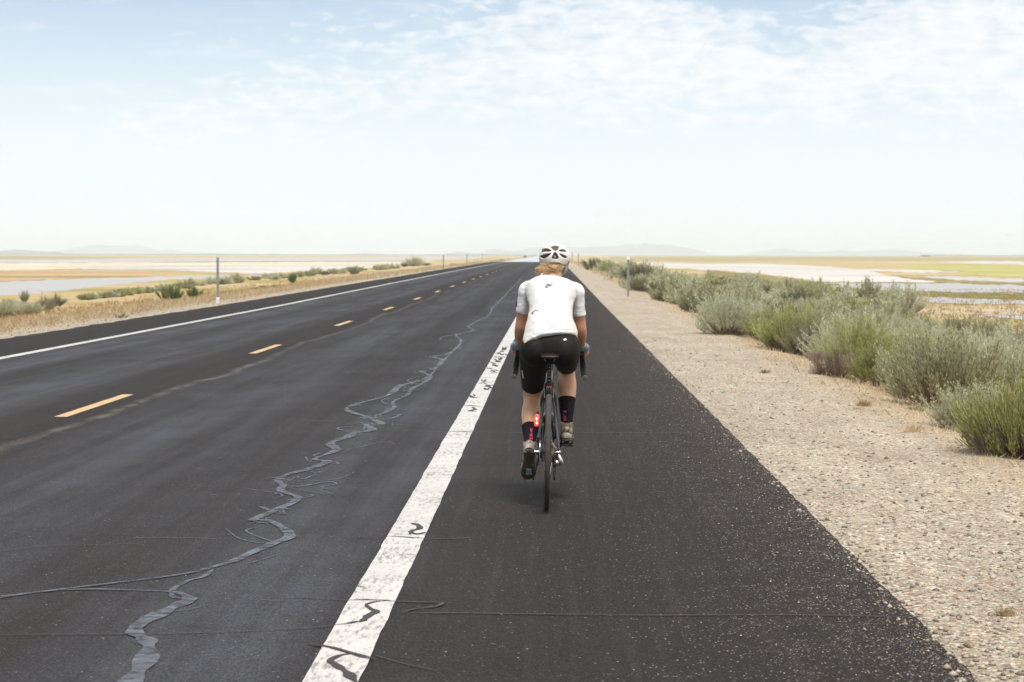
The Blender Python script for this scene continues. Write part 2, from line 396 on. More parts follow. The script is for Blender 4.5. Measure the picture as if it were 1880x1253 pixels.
def mat_paint(name, c, wear=.3):
    m, nt, b = new_mat(name); tc = nt.nodes.new('ShaderNodeTexCoord'); v = tc.outputs['Object']
    n = NOISE(nt, v, 4, 8, .7); n2 = NOISE(nt, MAPV(nt, v, (40, 9, 1)), 1.0, 6, .7)
    dirt = RAMP(nt, n, [(.3, tuple(q*.80 for q in c)), (.65, c)])
    vo = nt.nodes.new('ShaderNodeTexVoronoi'); vo.inputs['Scale'].default_value = 140; L(nt, v, vo.inputs['Vector'])
    s = nt.nodes.new('ShaderNodeSeparateColor'); L(nt, vo.outputs['Color'], s.inputs[0])
    dirt = MIX(nt, 1.0, dirt, RAMP(nt, s.outputs[0], [(0, (.78, .77, .75)), (.25, (1, 1, 1))]), 'MULTIPLY')
    wm = RAMP(nt, MATH(nt, 'ADD', MATH(nt, 'MULTIPLY', n2, .75), MATH(nt, 'MULTIPLY', NOISE(nt, v, 1.3, 3), .25)), [(.62-wear*.12, 0), (.69-wear*.1, .75)])
    L(nt, MIX(nt, wm, dirt, (.16, .145, .13)), b.inputs['Base Color']); b.inputs['Roughness'].default_value = .65
    return m

def mat_leaf(name, stops, rough=.7, trans=0.38):
    m, nt, b = new_mat(name); tc = nt.nodes.new('ShaderNodeTexCoord'); g = nt.nodes.new('ShaderNodeNewGeometry'); oi = nt.nodes.new('ShaderNodeObjectInfo')
    r = g.outputs['Random Per Island']
    n = NOISE(nt, tc.outputs['Object'], 3.5, 4, .6)
    f = MATH(nt, 'ADD', MATH(nt, 'MULTIPLY', r, .55), MATH(nt, 'MULTIPLY', n, .45))
    f = MATH(nt, 'ADD', f, MATH(nt, 'MULTIPLY', MATH(nt, 'SUBTRACT', oi.outputs['Random'], .5), .50))
    cr_ = RAMP(nt, f, stops); L(nt, cr_, b.inputs['Base Color']); b.inputs['Roughness'].default_value = rough
    b.inputs['Specular IOR Level'].default_value = .25
    if trans:
        tr = nt.nodes.new('ShaderNodeBsdfTranslucent'); L(nt, cr_, tr.inputs['Color']); mx = nt.nodes.new('ShaderNodeMixShader'); mx.inputs[0].default_value = trans
        L(nt, b.outputs[0], mx.inputs[1]); L(nt, tr.outputs[0], mx.inputs[2]); L(nt, mx.outputs[0], nt.nodes['Material Output'].inputs['Surface'])
    return m

M = {}
M['asphalt'] = mat_asphalt(); M['ground'] = mat_ground()
M['white_paint'] = mat_paint('white_road_paint', (.57, .565, .535), .9); M['yellow_paint'] = mat_paint('yellow_road_paint', (.60, .41, .21), .7)
def mat_seal():
    m, nt, b = new_mat('crack_sealant_smooth'); tc = nt.nodes.new('ShaderNodeTexCoord'); v = tc.outputs['Object']
    n = NOISE(nt, v, 7, 7, .7, .6); n2 = NOISE(nt, v, 16, 5, .6)
    L(nt, RAMP(nt, MATH(nt, 'ADD', MATH(nt, 'MULTIPLY', n, .7), MATH(nt, 'MULTIPLY', n2, .3)), [(.34, (.052, .054, .058)), (.5, (.085, .092, .106)), (.64, (.132, .146, .172))]), b.inputs['Base Color'])  # blue-grey of the reflected sky put into the base colour
    L(nt, RAMP(nt, n, [(.35, .6), (.65, .38)]), b.inputs['Roughness'])
    al = RAMP(nt, MATH(nt, 'ADD', MATH(nt, 'MULTIPLY', n2, .6), MATH(nt, 'MULTIPLY', NOISE(nt, v, 3, 4, .6), .4)), [(.36, 0.15), (.52, .9)]); L(nt, al, b.inputs['Alpha'])
    return m
M['seal'] = mat_seal()
M['tar'] = plain('crack_sealant_dark', (.030, .025, .021), .6, var=.3, scale=12)
M['tarbrown'] = plain('crack_sealant_brown', (.050, .038, .031), .7, var=.3, scale=12)
M['sage'] = mat_leaf('sage_leaf', [(.15, (.25, .235, .125)), (.36, (.42, .42, .245)), (.60, (.55, .565, .38)), (.86, (.68, .70, .55))])
M['rabbit'] = mat_leaf('rabbitbrush_leaf', [(.15, (.23, .24, .085)), (.4, (.38, .40, .15)), (.7, (.50, .52, .23)), (.95, (.62, .63, .33))])
M['olive'] = mat_leaf('olive_leaf', [(.15, (.15, .15, .085)), (.5, (.28, .28, .165)), (.9, (.42, .42, .26))])
M['darkleaf'] = mat_leaf('dark_green_leaf', [(.15, (.07, .10, .035)), (.5, (.14, .19, .065)), (.9, (.26, .31, .12))])
M['twig'] = mat_leaf('dry_twig', [(.1, (.13, .095, .07)), (.5, (.28, .21, .16)), (.9, (.50, .41, .33))])
M['straw'] = mat_leaf('dry_grass_blade', [(.1, (.38, .27, .15)), (.5, (.62, .50, .32)), (.9, (.80, .69, .49))])
M['rust'] = mat_leaf('marsh_grass_blade', [(.1, (.16, .14, .04)), (.45, (.33, .22, .09)), (.9, (.52, .38, .20))])

# ------------------------------------------------------------------ ground, road, markings
def axis_lines(parts):
    out = []
    for a, b, st in parts:
        n = max(1, int(round((b-a)/st))); out += [a+(b-a)*i/n for i in range(n)]
    out.append(parts[-1][1]); return out
def geo(a, b, n):
    return [a*(b/a)**(i/n) for i in range(n+1)]
xs = [-x for x in reversed(geo(60, 11800, 16))][:-1] + axis_lines([(-60, -24, 3), (-24, -9.4, .35), (-9.4, 1.4, 1.5), (1.4, 13, .3), (13, 24, 1), (24, 60, 4)]) + geo(60, 11800, 16)[1:]
ys = axis_lines([(-180, -20, 10), (-20, 3, 2), (3, 45, .5), (45, 130, 1.5), (130, 420, 5)]) + geo(420, 11800, 30)[1:]
V = [(x, y, H(x, y)) for y in ys for x in xs]; nx = len(xs)
Fq = [(j*nx+i, j*nx+i+1, (j+1)*nx+i+1, (j+1)*nx+i) for j in range(len(ys)-1) for i in range(nx-1)]
tag(mesh_obj('ground', V, Fq, M['ground'], smooth=True), kind='structure')

rnd = random.Random(4)
def left_edge(Y): return -9.65 - max(0, Y-120)*.002
def road_strip(name, xl, xr, dz, y0, y1, mat, jl=0, jr=0, nseg=6, step=1.0):
    yy = [y0]
    while yy[-1] < y1: yy.append(min(y1, yy[-1] + max(step, yy[-1]*.012)))
    vs = []; fs = []
    for j, y in enumerate(yy):
        a = (xl(y) if callable(xl) else xl) + jl*mnoise.noise(Vector((y*2.3, 1.7, 0))) + .5*jl*mnoise.noise(Vector((y*7.3, 4.7, 0)))
        c = (xr(y) if callable(xr) else xr) + jr*mnoise.noise(Vector((y*1.9, 8.7, 0))) + .7*jr*mnoise.noise(Vector((y*8.3, 14.7, 0)))
        for i in range(nseg+1): vs.append((a+(c-a)*i/nseg, y, roadz(y)+dz))
    for j in range(len(yy)-1):
        for i in range(nseg):
            p = j*(nseg+1)+i; fs.append((p, p+1, p+nseg+2, p+nseg+1))
    return mesh_obj(name, vs, fs, mat, smooth=True)
tag(road_strip('road', left_edge, 1.5, .012, -180, 1500, M['asphalt'], .10, .016, 10, .08), kind='structure')
tag(road_strip('edge_line', -.875, -.675, .017, -20, 700, M['white_paint'], .006, .006, 1, .06), kind='structure')
tag(road_strip('edge_line', -7.95, -7.78, .017, -20, 700, M['white_paint'], .008, .008, 1, .25), kind='structure')
for k in range(-2, 30):
    y0 = 18.95+12.19*k
    tag(road_strip('centre_dash', -4.56, -4.44, .017, y0, y0+3.05, M['yellow_paint'], .006, .006, 1, .2), kind='structure')

# mirage: pale glossy sheet added over the far road, sky reflection in its colour
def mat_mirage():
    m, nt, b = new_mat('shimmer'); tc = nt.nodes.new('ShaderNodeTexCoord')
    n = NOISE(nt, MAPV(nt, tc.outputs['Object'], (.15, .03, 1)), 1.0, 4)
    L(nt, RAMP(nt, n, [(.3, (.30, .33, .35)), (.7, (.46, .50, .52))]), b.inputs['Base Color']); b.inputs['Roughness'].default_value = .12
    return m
tag(road_strip('mirage_sheet', -10.1, 1.5, .03, 372, 1490, mat_mirage(), .3, .2, 2, 6), kind='structure')

# ribbons of sealant lying on the road
def ribbon(mb, pts, z, closed=False):
    """pts: (x, y, width) on the ground"""
    n = len(pts); vs = []
    for i in range(n):
        a = Vector(pts[max(i-1, 0)][:2]); c = Vector(pts[min(i+1, n-1)][:2]); t = (c-a)
        if t.length < 1e-6: t = Vector((1, 0))
        t.normalize(); nrm = Vector((-t.y, t.x)); p = Vector(pts[i][:2]); w = pts[i][2]/2
        for s_ in (1, -1):
            q = p+nrm*w*s_; vs.append((q.x, q.y, roadz(q.y)+z+i*3e-6))
    mb.add(vs, [(2*i, 2*i+1, 2*i+3, 2*i+2) for i in range(n-1)])
def trace(pix, w, jit=0.0, sub=6, seed=0, taper=True, minw=.012):
    g = [hit(x, y, 0.012) for x, y in pix]; ws = w if isinstance(w, (list, tuple)) else [w]*len(g)
    P, Q = catmull(g, [(q, q) for q in ws], sub); out = []
    for i, p in enumerate(P):
        k = Vector((i*1.1/sub+seed*5.1, seed*3.3, 0))
        dx = jit*mnoise.noise(k*1.0); dy = jit*4*mnoise.noise(k+Vector((31, 7, 2)))*(p.y/20)
        ww = Q[i][0]*(.72+.5*mnoise.noise(k*1.3+Vector((3, 9, 1))))
        if taper: e = min(i, len(P)-1-i)/max(1, sub); ww *= min(1, .25+e)
        out.append((p.x+dx, p.y+dy, max(ww, minw*.5)))
    return out
seal = MB()
A = [(225, 1275), (243, 1248), (262, 1222), (273, 1197), (268, 1178), (248, 1163), (258, 1147), (298, 1126), (332, 1110), (347, 1101), (330, 1091), (300, 1087)]
ribbon(seal, trace(A, [.10]*9+[.085, .055, .03], .006, 10, 1, False), .017)
ribbon(seal, trace([(300, 1087), (240, 1085), (150, 1084), (80, 1088), (0, 1099), (-60, 1106)], .030, .006, 6, 2), .0172)
Bm = [(0, 1097), (100, 1085), (200, 1073), (330, 1057), (400, 1041), (445, 1024), (500, 1000), (532, 986), (518, 970), (490, 957), (462, 956), (508, 938), (547, 916), (516, 903), (521, 893), (510, 882), (534, 871), (566, 863), (601, 849), (579, 844), (617, 828), (607, 815), (642, 802), (652, 796), (684, 790), (671, 780), (700, 780), (674, 767), (636, 753), (655, 743), (700, 731), (719, 723), (735, 710), (773, 699)]
Bw = [.03, .034, .04, .045, .06, .075, .085, .085, .075, .07, .06, .08, .07, .06, .08, .06, .08, .085, .09, .06, .09, .09, .10, .10, .09, .07, .08, .09, .06, .07, .05, .10, .09, .08]
ribbon(seal, trace(Bm, Bw, .010, 7, 3, False), .0174)
Cm = [(687, 766), (722, 751), (722, 739), (748, 726), (754, 716), (773, 707), (789, 691), (773, 683), (796, 678), (812, 662), (796, 656), (821, 651), (837, 640), (847, 627), (837, 617), (844, 613), (869, 608), (860, 600), (879, 589), (898, 579), (904, 566), (915, 556), (925, 546), (938, 533), (951, 520), (960, 511)]
ribbon(seal, trace(Cm, [.05, .055, .06, .06, .06, .07, .08, .06, .08, .09, .07, .09, .08, .07, .06, .07, .06, .07, .07, .06, .06, .06, .07, .06, .06, .05], .016, 8, 4, False), .0176)
ribbon(seal, trace([(847, 616), (825, 617), (812, 620), (808, 624), (822, 626)], .05, .01, 5, 5), .0171)
ribbon(seal, trace([(773, 699), (790, 690), (800, 676), (818, 660), (830, 646), (845, 634)], .05, .03, 8, 6), .0169)
for sd, (pts, w) in enumerate([
    ([(345, 1100), (318, 1098), (318, 1086), (340, 1070), (372, 1060), (395, 1045)], .045), ([(700, 778), (760, 783), (822, 788)], .022),
    ([(415, 972), (440, 990), (470, 998), (500, 996), (470, 985), (452, 975), (480, 968)], .022), ([(220, 990), (300, 988), (380, 990), (440, 992)], .018),
    ([(460, 900), (490, 903), (520, 910), (500, 918)], .025), ([(447, 897), (500, 906)], .02),
    ([(525, 896), (560, 893), (600, 886), (618, 890), (590, 896), (620, 902)], .04), ([(521, 884), (560, 885), (620, 880), (650, 868)], .022),
    ([(535, 897), (575, 905), (612, 908), (590, 900), (615, 896)], .02), ([(630, 826), (660, 822), (705, 812), (725, 818)], .02),
    ([(640, 815), (675, 810), (700, 805), (740, 805)], .02), ([(655, 783), (620, 787), (640, 793), (665, 790), (670, 782)], .045),
    ([(620, 782), (650, 778), (672, 776)], .02), ([(552, 772), (600, 774), (635, 776)], .014), ([(770, 755), (800, 748), (845, 745)], .014),
    ([(705, 765), (735, 762), (715, 770), (690, 770)], .05), ([(590, 833), (575, 838), (600, 842)], .05), ([(425, 1042), (460, 1035), (510, 1020)], .02),
    ([(300, 1125), (330, 1122), (365, 1117), (372, 1112)], .02), ([(580, 872), (560, 880), (545, 876)], .03), ([(800, 690), (770, 692), (748, 700), (770, 706)], .05),
    ([(455, 1102), (490, 1104), (515, 1105)], .018), ([(150, 730), (200, 727), (260, 726)], .012), ([(720, 745), (700, 738), (712, 730)], .04)]):
    ribbon(seal, trace(pts, w*.72, .010, 6, 20+sd), .0162+sd*.00004)
rr = random.Random(8)
for i in range(90):       # tangled secondary loops along the main crack
    k = rr.randrange(10, len(Bm)+len(Cm)-4); px, py = (Bm+Cm)[k]
    pts = [(px+rr.uniform(-26, 26)*(py-467)/380, py+rr.uniform(-6, 6)*(py-467)/380) for _ in range(4)]
    ribbon(seal, trace(pts, rr.uniform(.010, .030), .012, 5, 60+i), .0150+i*.00001)
for i in range(60):       # small pale scars scattered over the lane
    px = rr.uniform(20, 700); py = 575+460*rr.random()**1.4; l = rr.uniform(4, 14)
    g = hit(px, py, .012)
    if -7.4 < g.x < -1.2: ribbon(seal, trace([(px, py), (px+l*.5, py+rr.uniform(-1, 1)), (px+l, py+rr.uniform(-1.5, 1.5))], .008, .004, 3, 120+i), .0145)
tag(seal.build('crack_sealant', M['seal'], smooth=False), kind='structure')

tar = MB()
def T(pts, w, sd, jit=.004, sub=6, taper=True): ribbon(tar, trace(pts, w, jit, sub, 200+sd, taper), .0205+sd*.00003)
T([(710, 987), (735, 988), (760, 990), (780, 991)], .022, 0); T([(752, 963), (766, 966), (770, 973), (757, 977), (752, 984)], [.03, .045, .05, .04, .035], 1)
T([(750, 978), (765, 983), (782, 980)], .035, 2); T([(640, 1105), (668, 1104), (700, 1105), (724, 1107)], .020, 3)
T([(712, 1106), (690, 1108), (673, 1113), (680, 1121), (690, 1126), (676, 1134), (668, 1141), (660, 1145)], [.018, .020, .024, .03, .04, .045, .04, .02], 4, .003, 8)
T([(663, 1143), (645, 1147), (622, 1150)], .020, 5); T([(572, 1186), (600, 1190), (640, 1201), (686, 1212)], .026, 6)
T([(648, 1203), (622, 1208), (606, 1217), (622, 1228), (640, 1241), (655, 1258)], [.03, .032, .036, .045, .05, .045], 7, .004, 8)
T([(640, 1202), (660, 1209), (690, 1214)], .022, 8); T([(655, 1078), (662, 1080), (668, 1080)], .012, 9)
T([(830, 793), (850, 793.5), (866, 794)], .02, 10); T([(848, 746), (862, 746), (882, 748)], .045, 11); T([(866, 749), (872, 753), (862, 756), (876, 757)], .05, 12)
T([(863, 727), (868, 731), (880, 732)], .055, 13); T([(869, 725), (872, 729)], .04, 14)
for i in range(26):
    y = 637+i*3.1+rr.uniform(-1, 1); xm = 1015-(y-467)*.517; hw = (y-467)*.062
    if 690 < y < 698 or 719 < y < 724: continue
    xa = xm+hw*rr.uniform(-1, .1); xb = xa+hw*rr.uniform(.5, 1.2); n_ = rr.randint(3, 6); amp = rr.uniform(1.0, 3.2)
    T([(min(xa+(xb-xa)*q/n_, xm+hw), y+rr.uniform(-amp, amp)) for q in range(n_+1)], [rr.uniform(.015, .07) for q in range(n_+1)], 15+i, .02, 5)
T([(741, 1025), (748, 1026)], .012, 50); T([(733, 1023), (742, 1021)], .008, 51)
tag(tar.build('dark_crack_sealant', M['tar'], smooth=False), kind='structure')
brn = MB()
def Bn(pts, w, sd): ribbon(brn, trace(pts, w, .006, 6, 300+sd), .0190+sd*.00003)
Bn([(720, 1106), (770, 1108), (812, 1109), (800, 1116), (765, 1120), (738, 1127)], .020, 0); Bn([(738, 1128), (850, 1128), (1000, 1130), (1200, 1132), (1400, 1131), (1560, 1133), (1700, 1137)], .016, 1)
Bn([(640, 989), (700, 988)], .012, 2); Bn([(780, 991), (830, 991), (870, 989)], .018, 3); Bn([(-40, 1169), (150, 1167), (300, 1166), (450, 1161), (560, 1156), (625, 1149)], .011, 4)
Bn([(520, 1099), (570, 1100), (640, 1105)], .014, 5); Bn([(690, 1206), (740, 1221), (800, 1235)], .008, 6); Bn([(566, 1184), (590, 1190)], .02, 7)
Bn([(690, 792), (760, 793), (830, 794), (900, 795), (1000, 796), (1200, 796), (1358, 799)], .022, 8); Bn([(590, 628), (700, 630), (760, 631), (960, 632), (1150, 633)], .03, 9)
Bn([(0, 1014), (90, 1004), (170, 1003), (250, 1000)], .010, 10); Bn([(480, 724), (560, 725), (640, 725)], .012, 11); Bn([(1080, 745), (1200, 745), (1300, 747)], .012, 12)
Bn([(1060, 560), (1110, 560)], .05, 13); Bn([(1050, 545), (1095, 545)], .05, 14); Bn([(1065, 586), (1135, 587)], .05, 15); Bn([(1070, 612), (1160, 613)], .03, 16)
Bn([(120, 747), (160, 744), (250, 742)], .012, 17)
tag(brn.build('brown_crack_sealant', M['tarbrown'], smooth=False), kind='structure')

# ------------------------------------------------------------------ flats: water, salt, mud and marsh patches
def mat_flat(name, stops, rough=.85, sc_=(.02, .06, 1), fine=.25, spec=.2, holes=.43):
    m, nt, b = new_mat(name); tc = nt.nodes.new('ShaderNodeTexCoord'); v = tc.outputs['Object']
    n = MATH(nt, 'ADD', MATH(nt, 'MULTIPLY', NOISE(nt, MAPV(nt, v, sc_), 1.0, 8, .65, .6), .7), MATH(nt, 'MULTIPLY', NOISE(nt, MAPV(nt, v, (.4, 1.4, 1)), 1.0, 6, .7), .3))
    L(nt, RAMP(nt, n, stops), b.inputs['Base Color']); b.inputs['Roughness'].default_value = rough; b.inputs['Specular IOR Level'].default_value = spec
    if holes:
        h_ = MATH(nt, 'ADD', MATH(nt, 'MULTIPLY', NOISE(nt, MAPV(nt, v, (.011, .07, 1), (3, 1, 0)), 1.0, 7, .62, .5), .75), MATH(nt, 'MULTIPLY', NOISE(nt, MAPV(nt, v, (.15, .5, 1)), 1.0, 5, .7), .25))
        L(nt, RAMP(nt, h_, [(holes-.05, 0), (holes+.02, 1)]), b.inputs['Alpha'])
    return m
M['salt'] = mat_flat('salt_crust', [(.32, (.42, .39, .34)), (.5, (.51, .49, .455)), (.68, (.60, .585, .555))])
M['water'] = mat_flat('shallow_water', [(.3, (.34, .33, .31)), (.7, (.46, .445, .42))], .42, spec=.35, holes=.34)
M['mud'] = mat_flat('grey_mud', [(.3, (.36, .35, .32)), (.7, (.52, .51, .48))], .5)
M['beige'] = mat_flat('beige_flat', [(.3, (.50, .42, .30)), (.7, (.66, .60, .48))])
M['orange'] = mat_flat('orange_flat', [(.3, (.36, .22, .13)), (.7, (.50, .34, .21))])
M['green'] = mat_flat('green_marsh', [(.3, (.27, .26, .07)), (.5, (.38, .36, .12)), (.7, (.48, .43, .21))])
M['olivef'] = mat_flat('olive_marsh', [(.3, (.12, .115, .03)), (.5, (.21, .18, .06)), (.7, (.36, .25, .12))])
M['brownf'] = mat_flat('brown_steppe', [(.3, (.20, .17, .07)), (.5, (.32, .26, .13)), (.7, (.36, .35, .15))], holes=0)
patch_i = [0]
def patch(name, mat, pix, jit=1.1, z=None):
    i = patch_i[0]; patch_i[0] += 1; z = -1.3+.010+.0013*i if z is None else z
    pts = []; n = len(pix)
    for k in range(n):
        (x0, y0), (x1, y1) = pix[k], pix[(k+1) % n]; m = max(1, int(abs(x1-x0)/7)+int(abs(y1-y0)/3))
        for j in range(m):
            t = j/m; x = x0+(x1-x0)*t; y = y0+(y1-y0)*t
            sc_ = min(1.0, max(.0, (y-469)/40)+.12)
            y += jit*sc_*2.2*mnoise.noise(Vector((x*.05, i*7.3, k)))+jit*sc_*1.2*mnoise.noise(Vector((x*.21, i*3.3, k)))
            pts.append(hit(x, max(y, 468.9), z))
    me = bpy.data.meshes.new(name); me.from_pydata([tuple(p) for p in pts], [], [tuple(range(len(pts)))]); me.update()
    bm = bmesh.new(); bm.from_mesh(me); bmesh.ops.triangulate(bm, faces=bm.faces); bmesh.ops.recalc_face_normals(bm, faces=bm.faces)
    if bm.faces and sum(f.normal.z for f in bm.faces) < 0: bmesh.ops.reverse_faces(bm, faces=bm.faces)
    bm.to_mesh(me); bm.free(); me.materials.append(mat)
    o = bpy.data.objects.new(name, me); col.objects.link(o); return tag(o, kind='structure')
# right of the road
patch('steppe', M['brownf'], [(1120, 471.3), (1500, 471), (2600, 470.6), (2600, 480), (1880, 479), (1700, 479), (1450, 478.5), (1300, 480), (1120, 478)], .25)
patch('marsh', M['green'], [(1640, 489), (1700, 486), (1770, 485), (1880, 488), (2600, 496), (2600, 520), (1880, 508), (1800, 505), (1740, 501), (1690, 498)])
patch('salt_flat', M['salt'], [(1160, 482), (1220, 483), (1300, 485), (1400, 484), (1485, 488), (1562, 492), (1610, 500), (1655, 511), (1757, 518), (1700, 519), (1565, 518.5), (1497, 516), (1439, 508), (1393, 502), (1300, 496), (1220, 492)])
patch('salt_flat', M['salt'], [(1562, 494), (1640, 495), (1780, 498.5), (1732, 501), (1655, 500.5), (1600, 498)])
patch('salt_flat', M['salt'], [(1720, 481), (1800, 480), (2600, 484), (2600, 490), (1880, 486.5), (1780, 484)])
patch('mud_flat', M['mud'], [(1690, 507), (1780, 509), (1880, 512), (2600, 530), (2600, 545), (1880, 519), (1800, 516.5), (1720, 513)])
patch('water', M['water'], [(1490, 520), (1560, 521), (1732, 520.5), (1880, 523.5), (2600, 545), (2600, 560), (1880, 537), (1763, 537), (1664, 535), (1596, 534), (1559, 529), (1515, 524)])
patch('marsh', M['olivef'], [(1580, 537), (1640, 535.5), (1700, 535), (1880, 540), (2600, 575), (2600, 590), (1880, 551), (1763, 547), (1640, 542)])
patch('marsh', M['olivef'], [(1560, 518.7), (1620, 518), (1700, 519), (1757, 519), (1680, 520.5), (1600, 520.3)], .3)
patch('marsh', M['olivef'], [(1640, 507), (1720, 512), (1800, 517), (1880, 519.5), (2600, 546), (2600, 553), (1880, 524.5), (1780, 521), (1700, 516)])
patch('water', M['water'], [(1600, 542), (1655, 543.5), (1763, 548), (1880, 552), (2600, 590), (2600, 602), (1880, 559), (1763, 558), (1686, 555), (1633, 549)])
patch('mud_flat', M['mud'], [(1790, 577), (1880, 577), (2600, 610), (2600, 640), (1880, 587), (1830, 583)])
patch('marsh', M['olivef'], [(1300, 497), (1380, 503), (1440, 510), (1500, 518), (1540, 524), (1500, 524), (1420, 518), (1340, 510), (1300, 504)], 1.0)
# left of the road
patch('mud_flat', M['mud'], [(-800, 479), (0, 476.5), (400, 474), (900, 472), (860, 477), (700, 480), (400, 481.5), (0, 483), (-800, 487)], .5)
patch('steppe', M['brownf'], [(-800, 471.2), (0, 470.3), (120, 470.5), (240, 473.5), (60, 475.8), (0, 476), (-800, 478)], .3)
patch('dark_mud', M['olivef'], [(300, 481.3), (560, 479.8), (740, 479), (560, 480.8), (300, 482.2)], .2)
patch('dry_flat', M['beige'], [(-800, 488), (0, 483.5), (400, 482), (800, 480), (760, 486), (560, 489), (400, 489), (0, 497), (-800, 506)])
patch('salt_flat', M['salt'], [(150, 491), (400, 487), (560, 488), (700, 485.5), (760, 484), (680, 494), (560, 501), (480, 503), (400, 500), (320, 497), (150, 495)], .8)
patch('orange_flat', M['orange'], [(-800, 508), (0, 499), (150, 498), (300, 500), (400, 502), (330, 506), (266, 508), (149, 511.5), (0, 517), (-800, 535)], .8)
patch('marsh', M['green'], [(-800, 514), (0, 504), (200, 503), (300, 502.5), (440, 501.5), (370, 504), (200, 505.5), (60, 507), (0, 508), (-800, 519)], .7)
patch('water', M['water'], [(-800, 540), (0, 518), (149, 512), (266, 509.5), (400, 505), (520, 503), (400, 509), (310, 514), (266, 518), (200, 524), (149, 530), (60, 545), (0, 550), (-800, 640)], .9)

# distant strip of scrub along the horizon, and the mountain ranges
def far_strip(name, x0, x1, D, hgt, mat):
    n = 220; vs = []; fs = []
    for i in range(n+1):
        px = x0+(x1-x0)*i/n; X = (px-1015)/F*D
        h = hgt*(.7+.6*abs(mnoise.noise(Vector((px*.031, D, 0))))+.5*abs(mnoise.noise(Vector((px*.2, D, 4)))))
        vs += [(X, D-40, -1.35), (X, D-10, -1.3+h), (X, D+60, -1.3+h), (X, D+90, -1.35)]
    for i in range(n):
        for k in range(3): a = i*4+k; fs.append((a, a+4, a+5, a+1))
    return tag(mesh_obj(name, vs, fs, mat), kind='structure')
M['scrub'] = plain('distant_scrub', (.085, .095, .055), .95, var=.35, scale=.02)
far_strip('far_scrub', -900, 985, 4600, 1.9, M['scrub'])
far_strip('far_scrub', 1700, 2600, 3600, 3.2, M['brownf'])
def mountain(pix, D, mat, seed=0, depth=.07):
    """ridge whose crest follows a skyline, with spurs and gullies down both flanks"""
    x0, x1 = pix[0][0], pix[-1][0]; n = max(30, int((x1-x0)*.8)); rows = 14; vs = []; fs = []
    for j in range(rows+1):
        t = j/rows*2-1                                  # -1 front foot, 0 crest, 1 rear foot
        Y = D*(1+depth*t)
        for i in range(n+1):
            px = x0+(x1-x0)*i/n; crest = (467.5-lerp_table(px, pix))/F*D
            X = (px-1015)/F*D + 40*mnoise.noise(Vector((px*.02, j*.7, seed)))
            f = (1-abs(t))**1.15
            g = 1+.55*(1-f)*mnoise.noise(Vector((px*.06+seed, t*1.5, 2)))+.3*(1-f)*mnoise.noise(Vector((px*.2, t*4, seed)))
            h = crest*f*g + crest*.05*mnoise.noise(Vector((px*.3, seed, 0)))*f
            vs.append((X, Y, -1.4+max(0, h)+(CAMH*f)))
    for j in range(rows):
        for i in range(n): a = j*(n+1)+i; fs.append((a, a+1, a+n+2, a+n+1))
    return tag(mesh_obj('hills', vs, fs, mat, smooth=True), kind='structure')
M['hill'] = plain('bare_mountain', (.22, .23, .25), .95, var=.4, scale=.004)
mountain([(-260, 466), (-120, 460), (-40, 463), (0, 462.6), (18, 460.5), (36, 459.6), (52, 461), (70, 463.2), (88, 464), (110, 468)], 4900, M['hill'], 1)
mountain([(60, 467), (110, 462), (130, 458), (160, 453.5), (185, 452), (205, 453), (232, 453), (250, 451), (270, 456), (285, 461), (310, 460), (345, 464), (420, 467)], 10900, M['hill'], 2)
mountain([(655, 467), (668, 464.5), (680, 464), (695, 467)], 10300, M['hill'], 3)
mountain([(815, 467), (830, 463.5), (845, 462), (862, 464), (875, 467)], 9000, M['hill'], 4)
mountain([(870, 467), (890, 462), (905, 458), (918, 457.5), (932, 460), (950, 465), (960, 467)], 9400, M['hill'], 5)
mountain([(930, 467), (955, 459), (975, 455), (1000, 453), (1040, 453), (1070, 456), (1095, 453), (1120, 452), (1140, 451), (1152, 447.5), (1168, 450), (1182, 446.5), (1196, 449), (1222, 448), (1240, 453), (1262, 454), (1280, 460), (1300, 467)], 10300, M['hill'], 6)
mountain([(1370, 467), (1400, 460), (1425, 456.5), (1440, 456), (1465, 460), (1500, 462), (1530, 460), (1545, 457), (1560, 462), (1600, 459), (1630, 457), (1665, 459), (1700, 464), (1760, 467)], 10950, M['hill'], 7)

